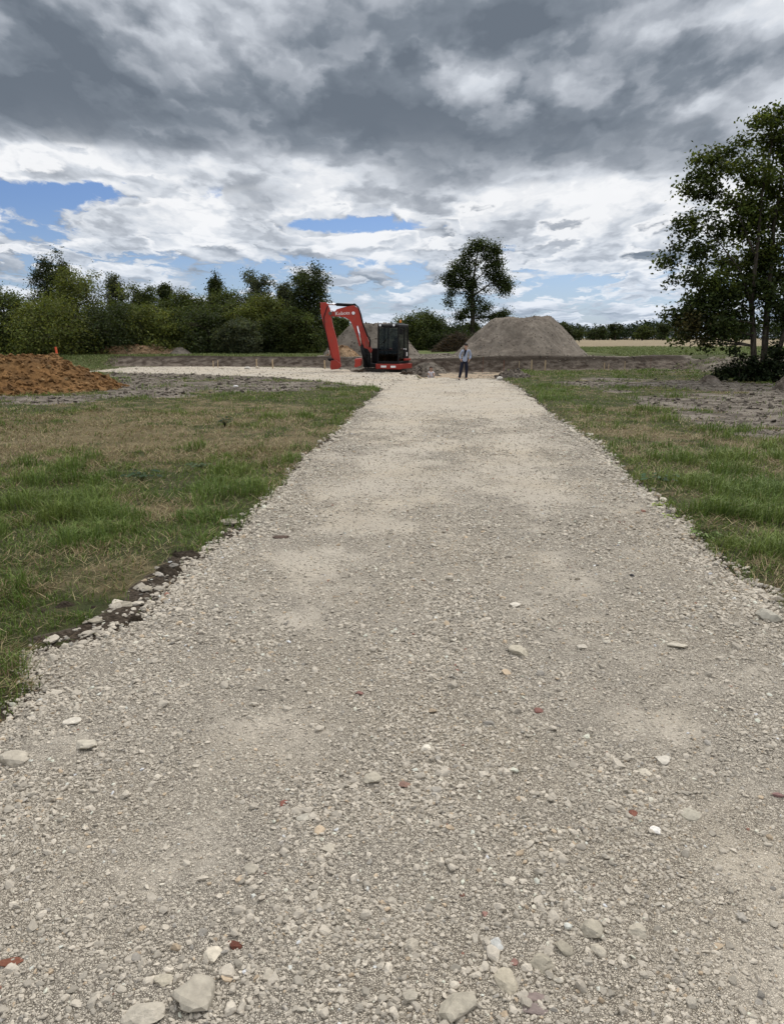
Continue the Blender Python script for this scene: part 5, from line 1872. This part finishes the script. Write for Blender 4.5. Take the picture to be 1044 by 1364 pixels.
        for wx in (x0, x1):
            bm = bmesh.new()
            sd_ = -1 if yy < 0 else 1
            bm_cyl(bm, (wx, yy + sd_ * .10, r + .01), (wx, yy + sd_ * .225, r + .01), .14, 16)
            bm_obj('sprocket', bm, steel, tk, False, .015)
    bm = bmesh.new()
    bm_box(bm, (ux, .02, .30), (1.5, 1.2, .20))
    bm_cyl(bm, (ux, .02, .38), (ux, .02, .52), .50, 24)
    bm_obj('undercarriage', bm, blk, root, False, .02)
    # dozer blade ahead of the tracks
    bx0, bz0 = b2([(394, 730)])[0]
    bx1, bz1 = b2([(462, 652)])[0]
    bm = bmesh.new()
    bm_prism(bm, [(bx0, bz0), (bx0 + .10, bz0 - .03), (bx1 - .02, bz0 + .08), (bx1, bz1 - .08), (bx1 - .06, bz1), (bx0 + .02, bz1 - .02), (bx0 + .06, (bz0 + bz1) / 2)], -.98, .98)
    bl = bm_obj('dozer_blade', bm, red, root, False, .012, 1)
    bm = bmesh.new()
    for yy in (-.35, .35):
        bm_box(bm, ((bx1 + ux - .4) / 2, yy, .30), (abs(ux - .4 - bx1) + .3, .12, .13))
    bm_obj('blade_arm', bm, blk, bl, False, .01, 1)
    return root


# ------------------------------------------------------------------ people
def skin_mesh(name, joints, bones, mat, parent=None, root=0, sub=2, smooth=True):
    """a continuous body grown over a skeleton"""
    me = bpy.data.meshes.new(name)
    keys = list(joints)
    me.from_pydata([joints[k][:3] for k in keys], [(keys.index(a), keys.index(b)) for a, b in bones], [])
    o = link(name, me, mat, parent)
    m = o.modifiers.new('skin', 'SKIN')
    m.use_smooth_shade = smooth
    m.branch_smoothing = .6
    sv = me.skin_vertices[0].data
    for i, k in enumerate(keys):
        r = joints[k][3]
        sv[i].radius = (r, joints[k][4] if len(joints[k]) > 4 else r)
        sv[i].use_root = i == root
    s = o.modifiers.new('round', 'SUBSURF')
    s.levels = s.render_levels = sub
    return o


def ball(name, c, r, mat, parent, seg=16):
    bm = bmesh.new()
    bmesh.ops.create_uvsphere(bm, u_segments=seg, v_segments=seg // 2 + 2, radius=1, matrix=Matrix.Translation(c) @ Matrix.Diagonal((*r, 1)))
    return bm_obj(name, bm, mat, parent, True)


def hair_cap(name, c, r, brow, mat, parent, seed=0):
    """hair over the crown and back of a head, open over the face"""
    bm = bmesh.new()
    bmesh.ops.create_uvsphere(bm, u_segments=28, v_segments=18, radius=1)
    kill = []
    for v in bm.verts:
        d = v.co.copy()
        if d.y < -.05 and d.z < brow + .25 * abs(d.x) * -1 or d.z < -.75:
            kill.append(v)
        k = 1 + .035 * math.sin(d.x * 23 + d.z * 9 + seed) * math.sin(d.y * 17)
        v.co = Vector((c[0] + d.x * r[0] * k, c[1] + d.y * r[1] * k, c[2] + d.z * r[2] * k))
    bmesh.ops.delete(bm, geom=kill, context='VERTS')
    o = bm_obj(name, bm, mat, parent, True)
    m = o.modifiers.new('thick', 'SOLIDIFY')
    m.thickness = .012
    return o


def hand_bones(J, B, wrist, pre, pos, point, side, curl, s=1.0):
    """a palm, four fingers of unequal length and a thumb"""
    p = Vector(pos)
    d = Vector(point).normalized()
    sd_ = Vector(side).normalized()
    cu = Vector(curl).normalized()
    J[pre + 'palm'] = (*(p + d * .045 * s), .026 * s, .016 * s)
    B.append((wrist, pre + 'palm'))
    for i, (off, ln) in enumerate(((-.030, .070), (-.010, .080), (.010, .075), (.029, .058))):
        a = p + d * .085 * s + sd_ * off * s
        b = a + (d * .75 + cu * .5).normalized() * ln * .55 * s
        c = b + (d * .35 + cu * .9).normalized() * ln * .45 * s
        for nm, q, r in (('a', a, .0095), ('b', b, .0085), ('c', c, .007)):
            J[f'{pre}{i}{nm}'] = (*q, r * s)
        B += [(pre + 'palm', f'{pre}{i}a'), (f'{pre}{i}a', f'{pre}{i}b'), (f'{pre}{i}b', f'{pre}{i}c')]
    a = p + d * .03 * s - sd_ * .038 * s
    b = a + (d * .7 - sd_ * .6).normalized() * .038 * s
    c = b + (d * .9 - sd_ * .1 + cu * .3).normalized() * .028 * s
    for nm, q, r in (('a', a, .011), ('b', b, .0095), ('c', c, .008)):
        J[f'{pre}t{nm}'] = (*q, r * s)
    B += [(pre + 'palm', f'{pre}ta'), (f'{pre}ta', f'{pre}tb'), (f'{pre}tb', f'{pre}tc')]


def build_people():
    skin = plain('skin', (.46, .28, .20), .55, .35, 0, .05, 20)
    shirt = plain('pale_blue_cloth', (.30, .34, .44), .9, .15, 0, .16, 9, .5)
    dark = plain('black_cloth', (.012, .011, .014), .9, .15, 0, .2, 9)
    navy = plain('navy_cloth', (.016, .018, .030), .9, .15, 0, .25, 8, .4)
    hairm = plain('dark_hair', (.022, .015, .011), .6, .3, 0, .3, 30, .5)
    shoe = plain('dark_leather', (.018, .014, .012), .5, .35)
    glass = plain('dark_lens', (.008, .008, .009), .15, .5)
    g = G(616, 507)
    root = empty('person', (g[0], g[1], float(track_z(g[0], g[1])) - .005))
    tag(root, 'standing person in pale blue shirt, navy trousers and sunglasses, hands in pockets', 'person')
    J = {'pelvis': (.06, .0, .86, .125, .095), 'waist': (.085, .005, 1.00, .115, .085), 'chest': (.11, .0, 1.20, .135, .095), 'collar': (.12, .005, 1.325, .085, .06), 'neck': (.12, -.005, 1.385, .046), 'jaw': (.12, -.02, 1.455, .062, .068), 'skull': (.12, -.010, 1.535, .074, .088), 'crown': (.12, .0, 1.60, .045, .055)}
    B = [('pelvis', 'waist'), ('waist', 'chest'), ('chest', 'collar'), ('collar', 'neck'), ('neck', 'jaw'), ('jaw', 'skull'), ('skull', 'crown')]
    for s, nm in ((-1, 'r'), (1, 'l')):
        J[nm + 'sh'] = (.12 + s * .165, .01, 1.305, .052)
        J[nm + 'el'] = (.10 + s * .245, .065, 1.075, .040)
        J[nm + 'wr'] = (.085 + s * .195, -.055, .905, .028)
        B += [('collar', nm + 'sh'), (nm + 'sh', nm + 'el'), (nm + 'el', nm + 'wr')]
        hand_bones(J, B, nm + 'wr', nm + 'h', J[nm + 'wr'][:3], (-s * .45, -.10, -.9), (0, -1, .1), (-s * .6, .5, -.2), .95)
    for nm, hip, kn, an, toe in (('r', (-.03, 0, .80), (-.085, -.02, .44), (-.155, .02, .075), (-.185, -.13, .03)), ('l', (.15, 0, .80), (.165, -.02, .44), (.155, .02, .075), (.175, -.14, .03))):
        J[nm + 'hip'] = (*hip, .088)
        J[nm + 'kn'] = (*kn, .058)
        J[nm + 'an'] = (*an, .038)
        J[nm + 'toe'] = (*toe, .032, .022)
        B += [('pelvis', nm + 'hip'), (nm + 'hip', nm + 'kn'), (nm + 'kn', nm + 'an'), (nm + 'an', nm + 'toe')]
    body = skin_mesh('body', J, B, skin, root)
    # face
    ball('nose', (.12, -.095, 1.515), (.012, .018, .020), skin, root, 10)
    ball('mouth', (.12, -.083, 1.468), (.024, .008, .007), plain('lips', (.33, .12, .10), .5), root, 10)
    for s in (-1, 1):
        ball('ear', (.12 + s * .076, .0, 1.515), (.012, .022, .030), skin, root, 10)
    bm = bmesh.new()
    for s in (-1, 1):
        bm_box(bm, (.12 + s * .036, -.092, 1.548), (.060, .016, .036))
        bm_box(bm, (.12 + s * .078, -.040, 1.552), (.006, .10, .010))
    bm_box(bm, (.12, -.096, 1.556), (.02, .010, .008))
    bm_obj('sunglasses', bm, glass, root, False, .004, 1)
    # hair: cap and a fall on one shoulder
    hr = hair_cap('hair', (.12, .0, 1.535), (.088, .108, .112), .42, hairm, root)
    HJ = {'b': (.115, .085, 1.50, .040, .035), 'c': (.065, .055, 1.40, .036, .028), 'd': (.045, -.060, 1.32, .030, .022), 'e': (.045, -.110, 1.22, .018, .014)}
    skin_mesh('ponytail', HJ, [('b', 'c'), ('c', 'd'), ('d', 'e')], hairm, root)
    # clothes follow the body a finger's breadth out
    SJ = {'hem': (.062, .0, .80, .150, .125), 'pelvis': (.065, .0, .88, .152, .124), 'waist': (.085, .002, 1.00, .138, .110), 'chest': (.11, .0, 1.19, .152, .116), 'collar': (.12, .008, 1.325, .092, .072)}
    SB = [('hem', 'pelvis'), ('pelvis', 'waist'), ('waist', 'chest'), ('chest', 'collar')]
    for s, nm in ((-1, 'r'), (1, 'l')):
        SJ[nm + 'sh'] = (.12 + s * .165, .01, 1.305, .066)
        SJ[nm + 'el'] = (.10 + s * .245, .065, 1.075, .054)
        SJ[nm + 'wr'] = (.085 + s * .205, -.042, .925, .042)
        SB += [('collar', nm + 'sh'), (nm + 'sh', nm + 'el'), (nm + 'el', nm + 'wr')]
    st = skin_mesh('shirt', SJ, SB, shirt, root)
    # the open front shows a black top
    bm = bmesh.new()
    pts = [(.10, 1.36), (.14, 1.36), (.125, 1.25), (.075, 1.15), (.035, 1.06), (.005, 1.05), (.02, 1.16), (.045, 1.27)]
    a = [bm.verts.new((x, -.100 - .055 * math.sin(max(0, min(1, (1.38 - z) / .25)) * 1.57) , z)) for x, z in pts]
    b = [bm.verts.new((x, -.02, z)) for x, z in pts]
    bm.faces.new(a)
    bm.faces.new(b[::-1])
    for i in range(len(pts)):
        j = (i + 1) % len(pts)
        bm.faces.new([a[i], b[i], b[j], a[j]])
    bm_obj('black_top', bm, dark, root)
    TJ = {'pelvis': (.06, .0, .86, .142, .110), 'waist': (.075, .0, .95, .130, .100)}
    TB = [('pelvis', 'waist')]
    for nm in 'rl':
        for k, r in (('hip', .102), ('kn', .076), ('an', .062)):
            q = J[nm + k]
            TJ[nm + k] = (*q[:3], r)
        TB += [('pelvis', nm + 'hip'), (nm + 'hip', nm + 'kn'), (nm + 'kn', nm + 'an')]
    skin_mesh('trousers', TJ, TB, navy, root)
    for nm in 'rl':
        an, to = J[nm + 'an'], J[nm + 'toe']
        skin_mesh('shoe', {'a': (an[0], an[1] + .03, .042, .046, .040), 'b': ((an[0] + to[0]) / 2, (an[1] + to[1]) / 2, .040, .048, .036), 'c': (to[0], to[1] - .01, .032, .042, .028)}, [('a', 'b'), ('b', 'c')], shoe, root)

    # ------------------------------------------------ the small child crouching at the track's end
    white = plain('white_cloth', (.66, .63, .66), .9, .15, 0, .08, 12, .3)
    brown = plain('brown_hair', (.040, .022, .012), .6, .3, 0, .3, 30, .5)
    pale = plain('pale_cloth', (.45, .42, .42), .9, .15, 0, .1, 12)
    p = AT(573.5, 505, 36.75)
    cz = float(H(p[0], 36.75))
    ch = empty('person', (p[0], 36.75, cz), R(14))
    tag(ch, 'small brown haired child in a white top crouching just beyond the track end', 'person')
    J = {'pelvis': (0, .05, .17, .085, .075), 'belly': (0, .02, .27, .082, .075), 'chest': (0, -.02, .38, .085, .07), 'collar': (0, -.035, .455, .055, .045), 'neck': (0, -.04, .485, .032), 'jaw': (0, -.07, .535, .058, .06), 'skull': (0, -.055, .605, .074, .082), 'crown': (0, -.04, .665, .045, .05)}
    B = [('pelvis', 'belly'), ('belly', 'chest'), ('chest', 'collar'), ('collar', 'neck'), ('neck', 'jaw'), ('jaw', 'skull'), ('skull', 'crown')]
    for s, nm in ((-1, 'r'), (1, 'l')):
        J[nm + 'sh'] = (s * .095, -.03, .435, .034)
        J[nm + 'el'] = (s * .145, -.10, .345, .027)
        J[nm + 'wr'] = (s * .095, -.20, .27, .020)
        B += [('collar', nm + 'sh'), (nm + 'sh', nm + 'el'), (nm + 'el', nm + 'wr')]
        hand_bones(J, B, nm + 'wr', nm + 'h', J[nm + 'wr'][:3], (-s * .2, -.4, -.85), (-s * 1, 0, .1), (0, .9, -.2), .62)
        J[nm + 'hip'] = (s * .075, .02, .165, .055)
        J[nm + 'kn'] = (s * .115, -.16, .235, .045)
        J[nm + 'an'] = (s * .095, -.03, .045, .030)
        J[nm + 'toe'] = (s * .105, -.13, .022, .024, .018)
        B += [('pelvis', nm + 'hip'), (nm + 'hip', nm + 'kn'), (nm + 'kn', nm + 'an'), (nm + 'an', nm + 'toe')]
    skin_mesh('body', J, B, skin, ch)
    ball('nose', (0, -.138, .578), (.010, .012, .012), skin, ch, 10)
    ball('mouth', (0, -.125, .545), (.018, .006, .005), plain('child_lips', (.36, .14, .12), .5), ch, 10)
    for s in (-1, 1):
        ball('eye', (s * .028, -.128, .607), (.010, .006, .008), dark, ch, 10)
        ball('ear', (s * .076, -.05, .59), (.010, .018, .024), skin, ch, 10)
    hair_cap('hair', (0, -.05, .607), (.090, .102, .100), .30, brown, ch, 3)
    SJ = {k: (J[k][0], J[k][1], J[k][2], J[k][3] + .014, J[k][4] + .014) for k in ('pelvis', 'belly', 'chest', 'collar')}
    SB = [('pelvis', 'belly'), ('belly', 'chest'), ('chest', 'collar')]
    for nm in 'rl':
        SJ[nm + 'sh'] = (*J[nm + 'sh'][:3], .045)
        e, s_ = Vector(J[nm + 'el'][:3]), Vector(J[nm + 'sh'][:3])
        SJ[nm + 'el'] = (*(s_ * .25 + e * .75), .038)
        SB += [('collar', nm + 'sh'), (nm + 'sh', nm + 'el')]
    skin_mesh('white_top', SJ, SB, white, ch)
    TJ = {'pelvis': (0, .05, .16, .10, .088)}
    TB = []
    for nm in 'rl':
        for k, r in (('hip', .068), ('kn', .057), ('an', .043)):
            TJ[nm + k] = (*J[nm + k][:3], r)
        TB += [('pelvis', nm + 'hip'), (nm + 'hip', nm + 'kn'), (nm + 'kn', nm + 'an')]
    skin_mesh('trousers', TJ, TB, pale, ch)
    for nm in 'rl':
        an, to = J[nm + 'an'], J[nm + 'toe']
        skin_mesh('shoe', {'a': (an[0], an[1] + .02, .030, .034, .028), 'c': (to[0], to[1] - .01, .024, .032, .022)}, [('a', 'c')], shoe, ch)


# ------------------------------------------------------------------ setting-out stakes and odds and ends
def build_stakes():
    wood = plain('raw_timber', (.42, .32, .20), .85, .2, 0, .25, 14, .3)
    rust = plain('rusty_steel', (.16, .06, .035), .8, .3, .3, .3, 20)
    orange = plain('orange_paint', (.62, .10, .035), .6, .3, 0, .12, 10)
    lab = [
        (284, 490, 480.5, 49.0, .055, wood, 'pale wooden stake, first from the orange clay heap along the dug bank', -3),
        (290, 489, 479.5, 49.1, .045, wood, 'grey weathered wooden stake close behind the first pale stake', 2),
        (341.7, 491, 478.5, 48.3, .07, wood, 'pale wooden stake with a white stone heaped at its foot', 0),
        (363.2, 491.5, 479, 47.9, .075, wood, 'stout pale wooden stake alone in the middle of the dug bank', -1),
        (432.5, 492, 480, 46.6, .08, wood, 'pale wooden stake just beside the excavator bucket', -1),
        (708, 489.5, 479.5, 44.6, .075, wood, 'pale wooden stake, nearer the earth lump of two under the sand heap', 0),
        (726, 490, 480, 44.7, .075, wood, 'pale wooden stake, farther from the earth lump of two under the sand heap', 1),
        (691, 489.5, 481, 44.5, .03, wood, 'thin grey stick standing in the dug bank above the earth lump', 2),
        (805, 490, 483, 45.2, .06, wood, 'short thick wooden stake at the bank right of the sand heap', -3),
        (810, 490, 484.5, 45.2, .05, wood, 'shorter thin wooden stake leaning beside a thick one', 5),
        (832, 488.5, 481, 45.4, .05, wood, 'pinkish wooden stake near the thin rusty rod', 1),
        (643, 492, 474.5, 44.2, .022, rust, 'thin rusty steel rod standing just right of the person', 1),
        (671, 490.5, 480, 44.4, .04, rust, 'brown stake in the dug bank between the person and the earth lump', 0),
        (867, 488, 475.5, 45.6, .02, rust, 'tall thin rusty rod at the end of the dug bank', -1),
    ]
    for px, pb, pt, y, w, mat, lb, lean in lab:
        x, _, zt = AT(px, pt, y)
        zb = min(float(H(x, y)), AT(px, pb, y)[2])
        h = zt - zb + .12
        bm = bmesh.new()
        if mat is rust:
            bm_cyl(bm, (0, 0, -.15), (0, 0, h - .12), w * .5, 8)
        else:
            bm_prism(bm, [(-w / 2, -.05), (-w * .1, -.15), (w * .1, -.15), (w / 2, -.05), (w / 2, h - .14), (w * .42, h - .12), (-w * .40, h - .115), (-w / 2, h - .135)], -w * .3, w * .3)
        name = 'steel_rod' if mat is rust and 'rod' in lb else 'wooden_stake'
        o = bm_obj(name, bm, mat, None, False, .003, 1)
        o.location = (x, y, zb)
        o.rotation_euler = (R(lean * .6), R(lean), R(lean * 13))
        tag(o, lb, 'rod' if name == 'steel_rod' else 'stake')
    # orange marker post on the verge behind the clay heap
    x, y, zt = AT(78, 462, 36.0)
    zb = float(H(x, y))
    bm = bmesh.new()
    bm_cyl(bm, (0, 0, -.1), (0, 0, zt - zb), .085, 14, .045)
    o = bm_obj('marker_post', bm, orange, None, True, .01)
    o.location = (x, y, zb)
    o.rotation_euler = (0, R(-5), 0)
    tag(o, 'tapering orange marker post standing up behind the orange clay heap', 'marker post')
    # stones and litter far up the site
    for i, (px, py, r, c, lb) in enumerate([(330, 492.5, .20, (.50, .47, .42), 'pale stone by the stake at the far edge of the pad'), (343, 491.5, .22, (.48, .42, .33), 'buff stone at the foot of a pale stake'),
                                            (314, 517.5, .13, (.62, .60, .57), 'white stone lying on bare grey soil left of the track'), (663, 495.5, .14, (.55, .51, .44), 'pale stone on top of the earth lump by the track'),
                                            (665, 507, .20, (.52, .49, .43), 'white stone below the earth lump at the track corner'), (553, 467.5, .2, (.45, .40, .30), 'pale stone in the grass right of the cab')]):
        if i == 5:
            gx, gy, gz = AT(px, py, 56)
            gz = float(H(gx, gy))
        else:
            gx, gy = G(px, py)
            gx, gy = (5.62, 36.55) if i == 3 else (gx, gy)
            gz = float(H(gx, gy)) + (.26 if i == 3 else .0)
        v, f = rock_shape(2, np.random.default_rng(600 + i), 9, .04)
        v = v * np.array([r, r * .8, r * .7])
        o = mesh_np('stone', v, f, M_STONE, None, np.tile(c, (len(v), 1)))
        o.location = (gx, gy, gz + r * .3)
        tag(o, lb, 'stone')
    # two old roots lying on the pad before the excavator
    rootm = plain('old_root', (.055, .038, .026), .9, .15, 0, .3, 10, .5)
    for i, (px, py, ln, lb) in enumerate([(478, 497, 1.0, 'dark curved root lying on the pad in front of the excavator'), (541, 500, .9, 'dark lump of roots lying at the pad edge under the cab')]):
        gx, gy = G(px, py)
        mb = MB()
        rng = np.random.default_rng(70 + i)
        for k in range(9):
            a = rng.uniform(-.5, .5) + (math.pi if rng.random() < .4 else 0)
            s = np.linspace(0, 1, 6)
            pts = np.stack([np.cos(a) * s * ln * .5 * rng.uniform(.4, 1), np.sin(a) * s * .35, .06 + .10 * np.sin(s * 3) * rng.random() + .02 * rng.normal(size=6)], -1)
            mb.tube(pts, np.linspace(.05, .012, 6), 6)
        o = mb.build('tree_root', rootm)
        o.location = (gx, gy, float(H(gx, gy)) + .03)
        tag(o, lb, 'root')
    # sticks on top of the sand heap
    p = AT(706, 429, 50)
    mb = MB()
    for a, ln in ((.5, .8), (.9, .6), (2.4, .5), (1.3, .45), (2.9, .7)):
        mb.tube([(0, 0, -.05), (math.cos(a) * ln * .5, .05, math.sin(a) * ln * .4 + .05), (math.cos(a) * ln, 0, math.sin(a) * ln * .6 + .08)], [.02, .014, .006], 5)
    o = mb.build('dead_branch', rootm)
    o.location = (p[0], 50.2, 3.02)
    tag(o, 'dead branch sticking out of the top of the sand heap', 'branch')
build_ground()
build_track()
build_heaps()
build_stones()
build_rubble()
build_verge_stones()
build_big_stones()
build_grass()
build_plants()
build_weeds()
build_excavator()
build_people()
build_stakes()
